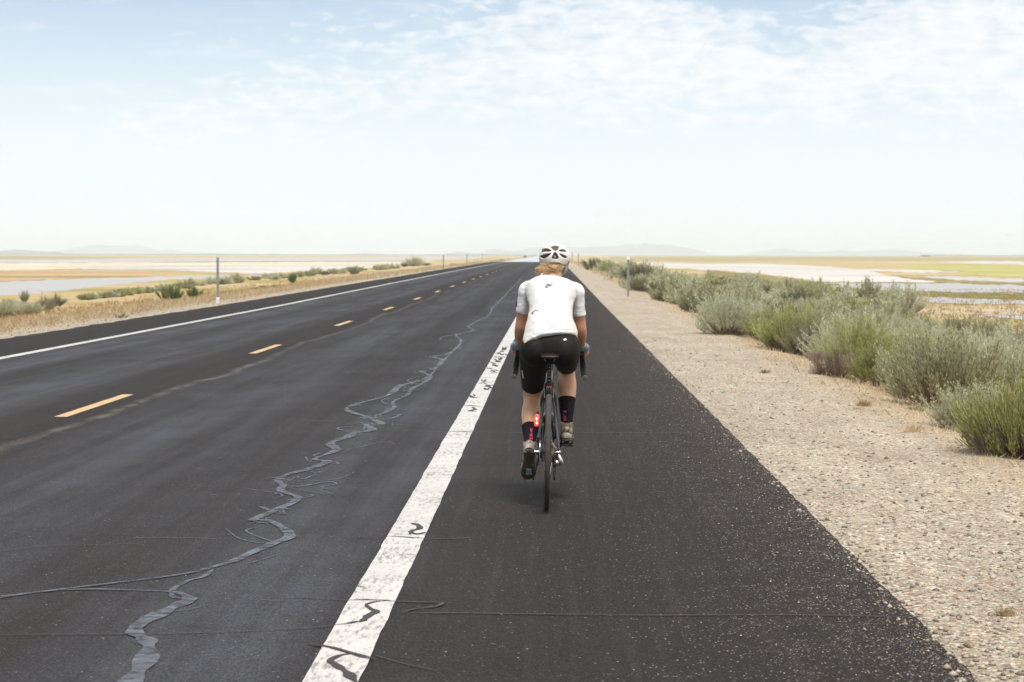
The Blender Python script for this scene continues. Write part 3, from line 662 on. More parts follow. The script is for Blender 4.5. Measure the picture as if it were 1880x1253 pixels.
# ------------------------------------------------------------------ vegetation builders
def stems_and_leaves(seed, n, r, h, spread, nl, ll, lw, up, start=.45, tuft=1.0, curve=.5, base_r=.12, tip_rand=(.72, 1.08), stem_w=.006, clump=0, leaf_from_stem=.012):
    """returns (leafV, leafF, stemV, stemF): curved stems from a woody base, narrow leaves along their upper part"""
    rg = np.random.default_rng(seed)
    az = rg.uniform(0, 2*np.pi, n)
    u = rg.uniform(0, 1, n)
    th = np.sqrt(u)*spread
    if clump:
        ca = rg.uniform(0, 2*np.pi, clump); ct = np.sqrt(rg.uniform(0, 1, clump))*spread; k = rg.integers(0, clump, n)
        az = ca[k]+rg.normal(0, .13, n)/np.maximum(.35, ct[k]); th = np.clip(ct[k]+rg.normal(0, .07, n), 0, spread*1.12)
        cs = rg.uniform(.72, 1.15, clump)[k]
    else: cs = 1
    ln = rg.uniform(tip_rand[0], tip_rand[1], n)*cs
    tip = np.stack([r*np.sin(th)*np.cos(az)*ln, r*np.sin(th)*np.sin(az)*ln, h*np.power(np.maximum(np.cos(th), .02), .55)*ln], 1)
    ba = az+rg.normal(0, .5, n); br = base_r*r*rg.uniform(0, 1, n)
    b0 = np.stack([br*np.cos(ba), br*np.sin(ba), np.zeros(n)-.03], 1)
    mid = (b0+tip)*.5; out = np.stack([tip[:, 0], tip[:, 1], np.zeros(n)], 1)
    mid = mid+out*curve*.35; mid[:, 2] -= curve*.12*h*np.sin(th)
    def bez(t): t = t[..., None]; return (1-t)**2*b0[:, None]+2*t*(1-t)*mid[:, None]+t*t*tip[:, None]
    ts = np.broadcast_to(np.linspace(0, 1, 6), (n, 6)); P = bez(ts)
    side = np.cross(tip-b0, rg.normal(0, 1, (n, 3))); side /= np.linalg.norm(side, axis=1, keepdims=True)+1e-9
    w = stem_w*np.array([1.5, 1.2, 1, .8, .55, .2])[None, :, None]*rg.uniform(.6, 1.3, (n, 1, 1))
    SV = np.stack([P+side[:, None]*w, P-side[:, None]*w], 2).reshape(-1, 3)
    base = (np.arange(n)*12)[:, None]; q = (np.arange(5)*2)[None, :]
    a = (base+q).ravel(); SF = np.stack([a, a+1, a+3, a+2], 1)
    # leaves
    t = start+(1-start)*np.power(rg.uniform(0, 1, (n, nl)), .8); LP = bez(t)
    e = bez(np.minimum(t+.02, 1.02))-LP; e /= np.linalg.norm(e, axis=2, keepdims=True)+1e-9
    rd = rg.normal(0, 1, (n, nl, 3)); dirn = e*up+rd*tuft*.45+np.array([0, 0, .25]); dirn /= np.linalg.norm(dirn, axis=2, keepdims=True)
    LP = LP+rd*leaf_from_stem
    l = ll*rg.uniform(.6, 1.25, (n, nl, 1)); s2 = np.cross(dirn, rg.normal(0, 1, (n, nl, 3))); s2 /= np.linalg.norm(s2, axis=2, keepdims=True)+1e-9
    wv = lw*rg.uniform(.7, 1.3, (n, nl, 1))
    v0 = LP-s2*wv*.35; v1 = LP+s2*wv*.35; v2 = LP+dirn*l*.55+s2*wv; v3 = LP+dirn*l; v4 = LP+dirn*l*.55-s2*wv
    LV = np.stack([v0, v1, v2, v3, v4], 2).reshape(-1, 3)
    LV[:, 2] = np.maximum(LV[:, 2], -.05)
    LF = np.arange(n*nl*5).reshape(-1, 5)
    return LV, LF, SV, SF
BUSHES = {}
def make_bush(key, name, leaf_mat, **kw):
    LV, LF, SV, SF = stems_and_leaves(**kw)
    lo = np_mesh('foliage', LV, LF, leaf_mat); so = np_mesh('stems', SV, SF, M['twig'])
    BUSHES[key] = (name, lo.data, so.data); bpy.data.objects.remove(lo); bpy.data.objects.remove(so)
make_bush('sageA', 'sagebrush', M['sage'], seed=1, n=520, r=.66, h=.88, spread=1.3, nl=32, ll=.040, lw=.0062, up=1.5, start=.58, tuft=.55, clump=58, stem_w=.004)
make_bush('sageB', 'sagebrush', M['sage'], seed=2, n=560, r=.84, h=.82, spread=1.4, nl=32, ll=.040, lw=.0062, up=1.5, start=.58, tuft=.55, clump=72, stem_w=.004)
make_bush('sageC', 'sagebrush', M['sage'], seed=3, n=460, r=.58, h=1.0, spread=1.1, nl=34, ll=.044, lw=.0058, up=1.8, start=.5, tuft=.42, clump=46, stem_w=.004)
make_bush('rabA', 'rabbitbrush', M['rabbit'], seed=4, n=640, r=.62, h=.74, spread=1.4, nl=20, ll=.055, lw=.0048, up=1.6, start=.52, tuft=.5, clump=70, stem_w=.0035)
make_bush('rabB', 'rabbitbrush', M['rabbit'], seed=5, n=560, r=.50, h=.60, spread=1.35, nl=20, ll=.05, lw=.0046, up=1.6, start=.5, tuft=.5, clump=46, stem_w=.0035)
make_bush('oliA', 'greasewood', M['olive'], seed=6, n=460, r=.66, h=.70, spread=1.35, nl=22, ll=.032, lw=.0044, up=.8, start=.45, tuft=.9, clump=30, stem_w=.005)
make_bush('dry', 'dead_brush', M['twig'], seed=7, n=620, r=.55, h=.50, spread=1.4, nl=9, ll=.05, lw=.0022, up=1.2, start=.35, tuft=.6, clump=20, stem_w=.0035)
make_bush('dark', 'green_shrub', M['darkleaf'], seed=8, n=220, r=.62, h=.85, spread=1.15, nl=22, ll=.07, lw=.010, up=1.1, start=.35, tuft=.8, clump=14, stem_w=.006)
make_bush('lanky', 'dead_brush', M['twig'], seed=9, n=150, r=.55, h=.80, spread=.9, nl=8, ll=.05, lw=.0022, up=1.3, start=.45, tuft=.5, stem_w=.004, curve=.2)
# coarse far versions (fewer, larger leaves)
make_bush('farA', 'sagebrush', M['sage'], seed=11, n=260, r=.75, h=.80, spread=1.35, nl=20, ll=.062, lw=.011, up=.9, start=.42, tuft=.9, clump=26, stem_w=.008)
make_bush('farB', 'rabbitbrush', M['rabbit'], seed=12, n=260, r=.70, h=.72, spread=1.35, nl=20, ll=.068, lw=.010, up=1.1, start=.42, tuft=.8, clump=26, stem_w=.008)
make_bush('farC', 'greasewood', M['olive'], seed=13, n=240, r=.72, h=.75, spread=1.35, nl=20, ll=.062, lw=.012, up=.9, start=.4, tuft=.9, clump=22, stem_w=.008)
def bush(key, X, Y, s, label, group=None, cat='bush', rz=None, sz=1.0, rg=random, sink=.04):
    name, lm, sm = BUSHES[key]
    root = empty(name, (X, Y, H(X, Y)-sink*s), (0, 0, rg.uniform(0, 6.28) if rz is None else rz)); root.scale = (s, s, s*sz)
    tag(root, label, cat, group)
    for nm, me in (('foliage', lm), ('stems', sm)):
        o = bpy.data.objects.new(nm, me); col.objects.link(o); o.parent = root
    return root

# ------------------------------------------------------------------ bushes right of the road
rg = random.Random(12)
def at(px, py): p = hit_ground(px, py); return p.x, p.y
def rbush(key, px, py, s, label, group=None, sz=1.0, dx=0, dy=0):
    x, y = at(px, py); return bush(key, x+dx, y+dy, s, label, group, rg=rg, sz=sz)
GR = 'bushes in the belt right of the road'
rbush('rabA', 1862, 842, 0.94, 'bright green rabbitbrush at the right edge, nearest bush to the camera', GR, .85, dx=.12, dy=.25)
rbush('lanky', 1822, 838, .62, 'bare dead twigs leaning out in front of the nearest green bush', GR, .6, dy=.1)
rbush('sageB', 1856, 770, 1.01, 'silvery sagebrush at the right edge just behind the nearest bright green bush', GR, 1.0, dx=.15, dy=.8)
rbush('sageA', 1735, 752, 1.01, 'large silver grey sagebrush with pale plumes, behind the small green weed on the gravel', GR, 1.0, dx=.05, dy=.35)
rbush('sageA', 1690, 742, 0.65, 'low silver sagebrush leaning over the gravel, front left foot of the big silver bush', GR, .85, dy=.2)
rbush('oliA', 1800, 762, 0.59, 'dark olive bush low on the bank between the silver bush and the nearest green one', GR, .8, dy=.3)
rbush('rabB', 1618, 694, 1.00, 'yellow green rabbitbrush squeezed between two taller silver bushes', GR, 1.05, dy=.2)
rbush('rabA', 1668, 690, 0.94, 'green rabbitbrush with bare stems rising behind the yellow green one', GR, 1.15, dx=.15, dy=.9)
rbush('sageC', 1572, 684, 1.16, 'tall upright sagebrush with many grey spikes above the pale rocks', GR, .82, dy=.3)
rbush('sageA', 1550, 668, 0.94, 'rounded grey sagebrush pressed against the left of the tall upright one', GR, 1.0, dy=.8)
rbush('rabA', 1458, 650, 1.09, 'broad green rabbitbrush above the brown dead brush at the gravel edge', GR, 1.0, dy=.3)
rbush('dry', 1432, 646, .55, 'low brown dead brush at the left foot of the broad green bush', GR, .9)
rbush('dry', 1500, 664, .60, 'grey brown dead brush lying along the gravel below the broad green bush', GR, .7)
rbush('darkB' if 'darkB' in BUSHES else 'rabB', 1368, 606, .70, 'small green bush standing out on the straw left of the broad green bush', GR, 1.0)
rbush('sageB', 1520, 640, 0.89, 'pale sagebrush behind and right of the broad green bush', GR, 1.1, dy=1.2)
rbush('sageC', 1640, 640, 1.12, 'tall grey spiky sagebrush rising behind the rounded ones in the second row', GR, .95, dx=.3, dy=3)
rbush('oliA', 1725, 655, 1.12, 'grey green bush with a rounded crown behind the big silver bush', GR, 1.1, dx=.3, dy=3)
rbush('rabA', 1790, 668, 1.06, 'green rounded bush behind the big silver bush, toward the right edge', GR, 1.0, dx=.2, dy=2.2)
rbush('sageB', 1800, 800, .62, 'low silver sagebrush filling the bank between the big silver bush and the nearest green one', GR, .9, dy=.3)
rbush('rabB', 1838, 745, .80, 'yellow green bush half hidden behind the nearest green bush at the right edge', GR, 1.0, dy=1.6)
rbush('sageC', 1700, 690, .85, 'upright silver sagebrush peeking over the left shoulder of the big silver bush', GR, .9, dy=1.0)
near_spots = [o.location.copy() for o in col.objects if o.type == 'EMPTY']
lab = {'sage': 'grey green sagebrush in the roadside belt',
       'rab': 'green rabbitbrush in the roadside belt',
       'oli': 'dull olive bush in the roadside belt',
       'dry': 'brown dead brush in the roadside belt'}
spots = list(near_spots); nb = 0
def scatter(y0, y1, sp, keys, smin, smax, xout, grp, zone):
    global nb
    y = y0
    while y < y1:
        xi = 4.25 + .35*math.sin(y*.13) + .2*math.sin(y*.41) + (0.7*max(0, min(1, (y-105)/25)) if y < 150 else 0)
        xo = min(xout(y), .262*y+.9); x = xi + rg.uniform(0, sp*.4)
        while x < xo:
            X = x+rg.uniform(-.3, .3)*sp; Y = y+rg.uniform(-.45, .45)*sp
            if all((X-q.x)**2+(Y-q.y)**2 > (sp*.62)**2 for q in spots[-60:]) and all((X-q.x)**2+(Y-q.y)**2 > .6 for q in near_spots):
                k = rg.choice(keys); s = rg.uniform(smin, smax)
                kk = {'s': 'sage', 'r': 'rab', 'o': 'oli', 'd': 'dry'}[k[0]] if not k.startswith('far') else {'farA': 'sage', 'farB': 'rab', 'farC': 'oli'}[k]
                b = bush(k, X, Y, s, lab[kk]+zone, grp, rg=rg, sz=rg.uniform(.78, 1.2)); spots.append(Vector((X, Y, 0))); nb += 1
            x += sp
        y += sp*.9
scatter(23, 52, 1.36, ['sageA', 'sageB', 'sageC', 'rabA', 'rabB', 'oliA', 'sageA', 'dry', 'rabA'], .68, 1.08, lambda y: 10.8, GR, ' behind the front row of large bushes')
scatter(52, 98, 2.0, ['farA', 'farB', 'farC', 'farA', 'sageA'], .80, 1.12, lambda y: 14.0, GR, ' around the marker post')
scatter(98, 190, 2.9, ['farA', 'farB', 'farC', 'farA'], 1.1, 1.65, lambda y: 17.5, GR, ' far beyond the marker post')
for i in range(30):
    Y = rg.uniform(190, 420); X = rg.uniform(4.0, 6+Y*.03)
    bush(rg.choice(['farA', 'farC', 'farB']), X, Y, rg.uniform(.7, 1.5), 'scattered low bush on the pale verge far down the right side of the road', 'scattered bushes far down the right verge', rg=rg)
print('bushes right', nb)

# ------------------------------------------------------------------ bushes left of the road
GL = 'bushes on the left verge'
def lbush(key, px, py, s, label, sz=1.0, grp=None): x, y = at(px, py); return bush(key, x, y, s, label, grp, rg=rg, sz=sz)
x, y = at(760, 489)
bush('sageB', x, y, 3.5, 'large round grey green bush standing alone on the left verge before the horizon', rg=rg, sz=.72)
lbush('farC', 742, 490.5, 1.5, 'low olive bush at the left foot of the large round bush on the verge', .9)
lbush('farC', 783, 488, 1.8, 'low olive bush trailing off the right side of the large round bush on the verge', .6)
lbush('farC', 648, 504, 1.6, 'small dark bush on the left verge between the round bush and the dark upright one', 1.0)
lbush('dark', 537, 520, 1.0, 'narrow dark upright shrub on the left verge', 1.2)
lbush('dark', 318, 554, 1.00, 'dark green leafy shrub, left of a pair before the left marker post', .95)
lbush('dark', 301, 550, .85, 'dark grey green shrub touching the left side of the leafy pair', 1.0)
lbush('dark', 357, 549, .85, 'dark green leafy shrub, right of the pair nearer the left marker post', .9)
lbush('farB', 375, 548, .45, 'low yellow green plant between the leafy shrub and the marker post', .7)
lbush('sageA', 4, 584, 1.0, 'grey sagebrush cut by the left edge of the picture', .95)
lbush('sageB', 30, 580, .9, 'grey green sagebrush, second from the left edge of the picture', .85)
lbush('sageA', 58, 578, .85, 'pale silver sagebrush right below the bare dry stalk', .8)
lbush('oliA', 82, 571, 1.0, 'dull brown olive bush at the foot of the bare dry stalk', 1.0)
lbush('oliA', 102, 562, 1.0, 'olive bush with upright tips just right of the bare dry stalk', .95)
lbush('rabB', 78, 563, .55, 'bright green young plant at the foot of the bare dry stalk', 1.2)
lbush('sageC', 45, 557, .60, 'small upright grey bush left of the dry stalk against the water', 1.2)
lbush('sageB', 20, 566, .8, 'low sagebrush behind the second bush at the left edge', .7)
for (px, py, s) in [(485, 529, .7), (503, 529, .75), (470, 531, .45), (408, 543, .5), (425, 541, .6), (438, 538, .5), (392, 546, .45), (455, 534, .4)]:
    lbush('farB', px, py, s*.85, 'low bright green weed on the left verge past the marker post', .6, 'low green weeds past the left marker post')
for i in range(74):
    t = rg.random(); px = 150+t*580
    py = 553-61*(t**.82)+rg.uniform(-3.5, 3)*(1-.6*t)
    k = rg.choice(['farA', 'farB', 'farB', 'farA', 'farC'])
    lbush(k, px, py, rg.uniform(.6, 1.0)*(1+1.0*t), 'low grey green bush in the loose row along the left verge', rg.uniform(.5, .75), 'low bushes in the row along the left verge')
for i in range(26):
    Y = rg.uniform(260, 700); X = -rg.uniform(12.5, 17+Y*.01)
    bush(rg.choice(['farA', 'farC']), X, Y, rg.uniform(.6, 1.1), 'scattered low bush far down the left verge near the horizon', 'scattered bushes far down the left verge', rg=rg, sz=.6)
x, y = at(945, 470.3); bush('farC', -14, 1050, 1.5, 'tiny dark bush left of the vanishing road on the horizon', rg=rg)

# bare stalk
def stalk():
    x, y = at(77, 562); root = empty('dry_stalk', (x, y, H(x, y)-.02)); tag(root, 'tall bare dry stalk with thin side branches standing against the water on the left', 'plant')
    m = MB(); m.tube([(0, 0, 0), (.01, 0, .35), (-.01, .01, .65), (.0, 0, .80)], [.011, .009, .006, .003], 6, 3); m.build('stem', M['twig'], root)
    r2 = random.Random(5); m = MB()
    for i in range(13):
        z = .38+.032*i; a = r2.uniform(0, 6.28); l = r2.uniform(.10, .22); d = Vector((math.cos(a), math.sin(a)*.6, .45))
        p = Vector((0, 0, z)); m.tube([p, p+d*l*.5, p+d*l+Vector((0, 0, .04))], [.004, .003, .0015], 5, 2)
        for k in range(3): m.ell(p+d*l*(.5+.22*k)+Vector((r2.uniform(-.01, .01), 0, .01)), (.008, .008, .010), nu=6, nv=4)
    m.build('branches', M['straw'], root)
stalk()

# ------------------------------------------------------------------ grasses (uncountable) and single tufts
def blades(name, P, hgt, wid, mat, seed, lean=.45, kind='stuff', per=1, parent=None):
    """P (n,3) root points"""
    g = np.random.default_rng(seed); n = len(P); h = hgt*g.uniform(.45, 1.2, n)[:, None]; a = g.uniform(0, 6.28, n)
    d = np.stack([np.cos(a)*lean*g.uniform(.1, 1.3, n), np.sin(a)*lean*g.uniform(.1, 1.3, n), np.ones(n)], 1); d /= np.linalg.norm(d, axis=1, keepdims=True)
    s = np.stack([np.sin(a+g.normal(0, .6, n)), np.cos(a+g.normal(0, .6, n)), np.zeros(n)], 1); w = wid*g.uniform(.6, 1.3, n)[:, None]
    v0 = P-s*w; v1 = P+s*w; bend = d*h*.6; v2 = P+bend+s*w*.7; tipd = np.stack([d[:, 0]*1.8, d[:, 1]*1.8, d[:, 2]], 1); v3 = P+bend+tipd*h*.4; v4 = P+bend-s*w*.7
    VV = np.stack([v0, v1, v2, v3, v4], 1).reshape(-1, 3); o = np_mesh(name, VV, np.arange(n*5).reshape(-1, 5), mat, parent)
    if kind: o['kind'] = kind
    return o
def field(seed, n, xf, y0, y1, clump=.45, keep=None):
    g = random.Random(seed); out = []
    while len(out) < n:
        t = g.random(); Y = y0*(y1/y0)**t; xa, xb = xf(Y); X = g.uniform(xa, xb)
        dens = .5+.9*mnoise.noise(Vector((X*1.1, Y*.6, seed)))+.5*mnoise.noise(Vector((X*3.7, Y*2.7, seed)))
        if dens < clump*g.random()*2: continue
        if keep and g.random() > keep(X, Y): continue
        sp = .05*(1+Y/60)
        for k in range(4):
            a = X+g.gauss(0, sp); b = Y+g.gauss(0, sp); out.append((a, b, H(a, b)-.01))
    return np.array(out)
P = field(1, 46000, lambda Y: (-15.8, -10.85), 30, 150, .5, lambda X, Y: min(1, (-10.75-X)/1.1)); blades('dry_grass', P, .20, .0065, M['straw'], 1, .7)
P = field(2, 20000, lambda Y: (-16.5, -11.0), 130, 500, .5); blades('dry_grass', P, .30, .022, M['straw'], 2, .6)
P = field(3, 17000, lambda Y: (3.15, 5.2), 15.5, 110, .5, lambda X, Y: min(1, (X-3.05)/.9)*.9); blades('dry_grass', P, .10, .0030, M['straw'], 3, .9)
P = field(4, 9000, lambda Y: (3.3, 6.2), 100, 420, .5); blades('dry_grass', P, .30, .02, M['straw'], 4, .6)
P = field(5, 30000, lambda Y: (10.5, 11+Y*.25), 42, 170, .6); blades('marsh_grass', P, .20, .012, M['rust'], 5, .7)
P = field(6, 12000, lambda Y: (-22-Y*.03, -15), 50, 330, .6); blades('marsh_grass', P, .20, .018, M['rust'], 6, .7)
def tuft(px, py, hgt, n, label, mat, cat='grass tuft', w=.0022, lean=.75, name='grass_tuft', rad=.035):
    x, y = at(px, py); g = np.random.default_rng(int(px)); q = np.stack([g.normal(0, rad, n), g.normal(0, rad, n), np.full(n, -.005)], 1)
    o = blades(name, q, hgt, w, mat, int(px), lean, None); o.location = (x, y, H(x, y)); tag(o, label, cat)
tuft(1586, 746, .085, 240, 'straw coloured grass tuft on the gravel, farthest of the three tufts', M['straw'])
tuft(1677, 794, .085, 260, 'straw coloured grass tuft on the gravel below the small green weed', M['straw'])
tuft(1847, 1131, .045, 260, 'orange tinged grass tuft near the bottom right corner', M['straw'], rad=.018, w=.0014)
tuft(1574, 752, .04, 90, 'tiny straw tuft just left of the farthest tuft', M['straw'])
tuft(1684, 754, .07, 90, 'small dark green leafy weed on the gravel in front of the silver bush', M['darkleaf'], 'weed', .006, 1.3, 'weed', .04)
tuft(1404, 686, .08, 60, 'tiny green weed on the gravel far from the bushes', M['darkleaf'], 'weed', .005, 1.1, 'weed', .03)
tuft(1331, 762, .03, 40, 'tiny dry sprig alone on the gravel near the asphalt', M['straw'], 'weed', .0025, 1.0, 'weed', .02)
tuft(225, 584, .12, 60, 'green weed on the gravel at the left edge of the road', M['darkleaf'], 'weed', .01, 1.1, 'weed', .07)
tuft(572, 507, .35, 60, 'small olive weed on the left verge before the dark upright shrub', M['olive'], 'weed', .03, 1.0, 'weed', .25)

# loose stones
def stones(name, n, seed, xf, y0, y1, s0, s1, mat):
    g = random.Random(seed); V = []; Fc = []
    base = [(1, 0, 0), (-1, 0, 0), (0, 1, 0), (0, -1, 0), (0, 0, 1), (0, 0, -1)]; tri = [(0, 2, 4), (2, 1, 4), (1, 3, 4), (3, 0, 4), (2, 0, 5), (1, 2, 5), (3, 1, 5), (0, 3, 5)]
    for i in range(n):
        Y = y0*(y1/y0)**g.random(); xa, xb = xf(Y); X = xa+(xb-xa)*g.random(); s = s0+(s1-s0)*g.random()**5; a = g.uniform(0, 6.28)
        sx, sy, sz = s*g.uniform(.7, 1.3), s*g.uniform(.6, 1), s*g.uniform(.4, .8); z = max(H(X, Y), roadz(Y)+.012 if X < 1.5 else -9); k = len(V)
        for (p, q, r_) in base:
            p *= sx*g.uniform(.7, 1.2); q *= sy*g.uniform(.7, 1.2); r_ *= sz*g.uniform(.8, 1.1)
            V.append((X+p*math.cos(a)-q*math.sin(a), Y+p*math.sin(a)+q*math.cos(a), z+r_+sz*.35))
        Fc += [(k+a_, k+b_, k+c_) for a_, b_, c_ in tri]
    o = np_mesh(name, np.array(V), np.array(Fc), mat); o['kind'] = 'stuff'
M['stone'] = mat_leaf('loose_stone', [(.1, (.17, .135, .11)), (.35, (.36, .30, .24)), (.6, (.50, .43, .35)), (.9, (.70, .65, .58))], .85, 0)
stones('gravel', 15000, 7, lambda Y: (1.42, min(4.6, .27*Y+.3)), 6.5, 40, .0035, .021, M['stone'])
stones('road_grit', 5200, 9, lambda Y: (.15+1.3*(rg.random()**.35), 1.56), 6.5, 34, .0016, .0085, M['stone'])
stones('gravel', 3500, 11, lambda Y: (-11.2, -9.75), 30, 90, .008, .03, M['stone'])
def rock(px, py, sx, sy, sz, label, seed):
    x, y = at(px, py); bm = bmesh.new(); bmesh.ops.create_icosphere(bm, subdivisions=3, radius=1)
    for v in bm.verts:
        n = mnoise.noise(v.co*1.3+Vector((seed, 0, 0))); n2 = mnoise.noise(v.co*4+Vector((0, seed, 0)))
        v.co *= 1+.28*n+.08*n2; v.co.z = min(v.co.z, .55+.1*n2)
        v.co = Vector((v.co.x*sx, v.co.y*sy, v.co.z*sz))
    me = bpy.data.meshes.new('rock'); bm.to_mesh(me); bm.free(); me.materials.append(M['rock'])
    o = bpy.data.objects.new('rock', me); col.objects.link(o); o.location = (x, y, H(x, y)+sz*.1); tag(o, label, 'rock', 'pale rocks at the foot of the bushes')
M['rock'] = plain('pale_rock', (.50, .44, .37), .9, var=.25, scale=14, bump=.6, bscale=60)
rock(1555, 684, .13, .12, .05, 'pale flat rock at the foot of the tall upright sagebrush', 1); rock(1512, 676, .12, .1, .035, 'pale flat rock left of the tall upright sagebrush', 2)
rock(1600, 700, .10, .09, .035, 'pale flat rock in front of the yellow green rabbitbrush', 3); rock(1474, 663, .06, .05, .03, 'small pale rock under the brown dead brush', 4)
rock(1644, 714, .10, .1, .03, 'low pale rock in front of the large silver sagebrush', 5); rock(1398, 1000-318, .015, .012, .01, 'lone pebble beside the tiny green weed', 6)

# ------------------------------------------------------------------ marker posts
M['galv'] = plain('galvanised_steel', (.30, .32, .31), .55, metal=.4, var=.2, scale=12); M['refl'] = plain('white_reflector', (.80, .82, .82), .3, var=.05)
M['rust_stub'] = plain('white_stub', (.72, .72, .70), .6, var=.15)
def post(px, py, top, w, label, refl=True, stub=False):
    x, y = at(px, py); z = H(x, y); D = y
    ztop = CAMH-(top-467)*D/F; h = ztop-z
    root = empty('marker_post', (x, y, z)); tag(root, label, 'marker post', 'marker posts along the road')
    m = MB(); s = w/2   # flanged channel section
    prof = [(-s, 0), (-s*.55, 0), (-s*.4, .022), (s*.4, .022), (s*.55, 0), (s, 0), (s, .004), (s*.6, .004), (s*.45, .027), (-s*.45, .027), (-s*.6, .004), (-s, .004)]
    n = len(prof); vs = [(a, b, zz) for zz in (-.2, h) for a, b in prof]
    m.add(vs, [(i, (i+1) % n, n+(i+1) % n, n+i) for i in range(n)]+[tuple(range(n, 2*n))]); m.build('steel_post', M['galv'], root, False)
    hm = MB()
    for k in range(10): hm.box((0, -.0015, h*.2+k*h*.07), (.010, .003, .014))
    hm.build('bolt_holes', M['tar'], root, False)
    if refl:
        r = MB(); r.box((0, -.006, h-.055), (w*1.25, .006, .11)); r.build('reflector', M['refl'], root, False)
    if stub:
        r = MB(); r.box((0, -.012, .09), (w*1.3, .012, .20)); r.build('base_sleeve', M['rust_stub'], root, False)
post(1153, 545, 471.5, .085, 'grey steel marker post with white reflector in front of the bushes right of the road')
post(400, 557, 474, .085, 'grey steel marker post with white base on the left verge', False, True)
post(814, 495, 468.5, .10, 'thin marker post on the left verge right of the large round bush', False)
post(857, 487, 466.5, .12, 'thin marker post, second beyond the large round bush on the left verge', False)
post(1061.7, 490, 466, .10, 'thin marker post right of the helmet beside the right verge', False)
post(1050.5, 480, 463.5, .22, 'distant greenish marker post just right of the helmet', False)
post(885, 480, 465.5, .14, 'faint far marker post near the end of the left verge', False)

# ------------------------------------------------------------------ birds
M['bird'] = plain('dark_feather', (.05, .05, .05), .8, var=.2)
def bird(loc, s, yaw, label, fly=True, bank=0):
    root = empty('bird', loc, (0, bank, yaw)); root.scale = (s, s, s); tag(root, label, 'bird')
    m = MB(); m.tube([(0, -.5, .0), (0, -.38, .0), (0, -.1, -.01), (0, .15, .0), (0, .32, .03), (0, .42, .05), (0, .52, .04)], [.015, .03, .085, .10, .055, .05, .006], 10, 3)
    m.add([(-.10, -.62, 0), (.10, -.62, 0), (.03, -.35, .01), (-.03, -.35, .01), (-.10, -.62, -.012), (.10, -.62, -.012), (.03, -.35, -.012), (-.03, -.35, -.012)], [(0, 1, 2, 3), (7, 6, 5, 4), (0, 4, 5, 1), (1, 5, 6, 2), (2, 6, 7, 3), (3, 7, 4, 0)])
    m.build('body', M['bird'], root)
    for sgn in (-1, 1):
        w = MB()
        if fly: w.tube([(sgn*.06, .08, .04), (sgn*.35, .12, .16), (sgn*.7, .02, .20), (sgn*1.0, -.15, .16)], [(.14, .014), (.15, .012), (.10, .008), (.015, .003)], 10, 3, up=(0, 0, 1))
        else: w.tube([(sgn*.085, .15, .03), (sgn*.10, -.1, .02), (sgn*.06, -.45, .0)], [(.05, .02), (.06, .02), (.01, .005)], 8, 3, up=(sgn, 0, 0))
        w.build('wing', M['bird'], root)
        if not fly:
            g = MB(); g.tube([(sgn*.04, 0, -.05), (sgn*.04, .02, -.26)], .012, 6); g.build('leg', M['bird'], root)
def birdpx(px, py, D, s, *a, **k): d = ray(px, py); t = D/d.y; bird(Vector((0, 0, CAMH))+d*t, s, *a, **k)
birdpx(1024, 388, 160, .075, .6, 'small dark bird flying above the cyclist'); birdpx(1850, 433, 200, .16, 1.3, 'dark bird gliding low at the right of the sky', bank=.2)
birdpx(903, 350, 220, .06, 2.2, 'tiny distant bird high left of the cyclist')
for px, py in [(81, 144), (88, 145), (94, 143.5)]: birdpx(px, py, 260, .055, 1.0+px*.1, 'speck of a bird in a loose group high at the left of the sky')
for o in col.objects:
    if o.name.startswith('bird') and o.get('label', '').startswith('speck'): o['group'] = 'birds far off at the left of the sky'
for px, py, s, l in [(1668, 533, .32, 'dark bird standing on the pale shallow water, right of two'), (1538, 524, .24, 'dark bird standing at the edge of the pale water, left of two')]:
    p = hit(px, py, -1.24); bird(Vector((p.x, p.y, p.z+.26*s)), s, 1.2, l, fly=False)

# ------------------------------------------------------------------ bicycle
M['black'] = plain('black_frame_paint', (.016, .016, .018), .32, var=.2, coat=.4, scale=10)
M['rubber'] = plain('dusty_tyre_rubber', (.050, .043, .035), .85, var=.25, scale=40, bump=.6, bscale=260)
M['carbon'] = plain('black_component', (.014, .013, .013), .5, var=.2, spec=.35)
M['tape'] = plain('black_bar_tape', (.016, .014, .012), .8, var=.3, scale=60, spec=.12, bump=.5, bscale=150)
M['alloy'] = plain('polished_alloy', (.62, .62, .60), .28, metal=.9, var=.1)
M['greymetal'] = plain('grey_steel', (.25, .24, .22), .4, metal=.8, var=.3, scale=80)
M['casset'] = plain('oily_cassette_steel', (.13, .105, .08), .45, metal=.6, var=.4, scale=90)
M['redlens'] = plain('dark_red_lens', (.35, .02, .015), .25, var=.1)
M['redlit'] = plain('lit_red_lamp', (.7, .04, .02), .3, var=0, emit=((1.0, .04, .02), 1.2))
M['lamp'] = plain('lamp_led', (1, .7, .4), .3, var=0, emit=((1.0, .55, .25), 6.0))
M['saddle'] = plain('saddle_leather', (.014, .011, .009), .7, var=.2, spec=.12)
M['bronze'] = plain('dark_bronze_trim', (.07, .055, .035), .45, metal=.3)
M['bottle'] = plain('translucent_bottle', (.30, .36, .42), .35, var=.15)
M['bottledark'] = plain('dark_bottle', (.02, .02, .022), .4, var=.1)
M['white'] = plain('white_print', (.78, .78, .78), .5, var=.05)
LEAN = R(1.05)
ORG = Vector((-.034, 12.19, .012))
bike = empty('bicycle', ORG, (0, LEAN, 0)); tag(bike, 'black gravel bicycle with drop bars and a lit red lamp, ridden along the shoulder', 'bicycle')
WR = .340
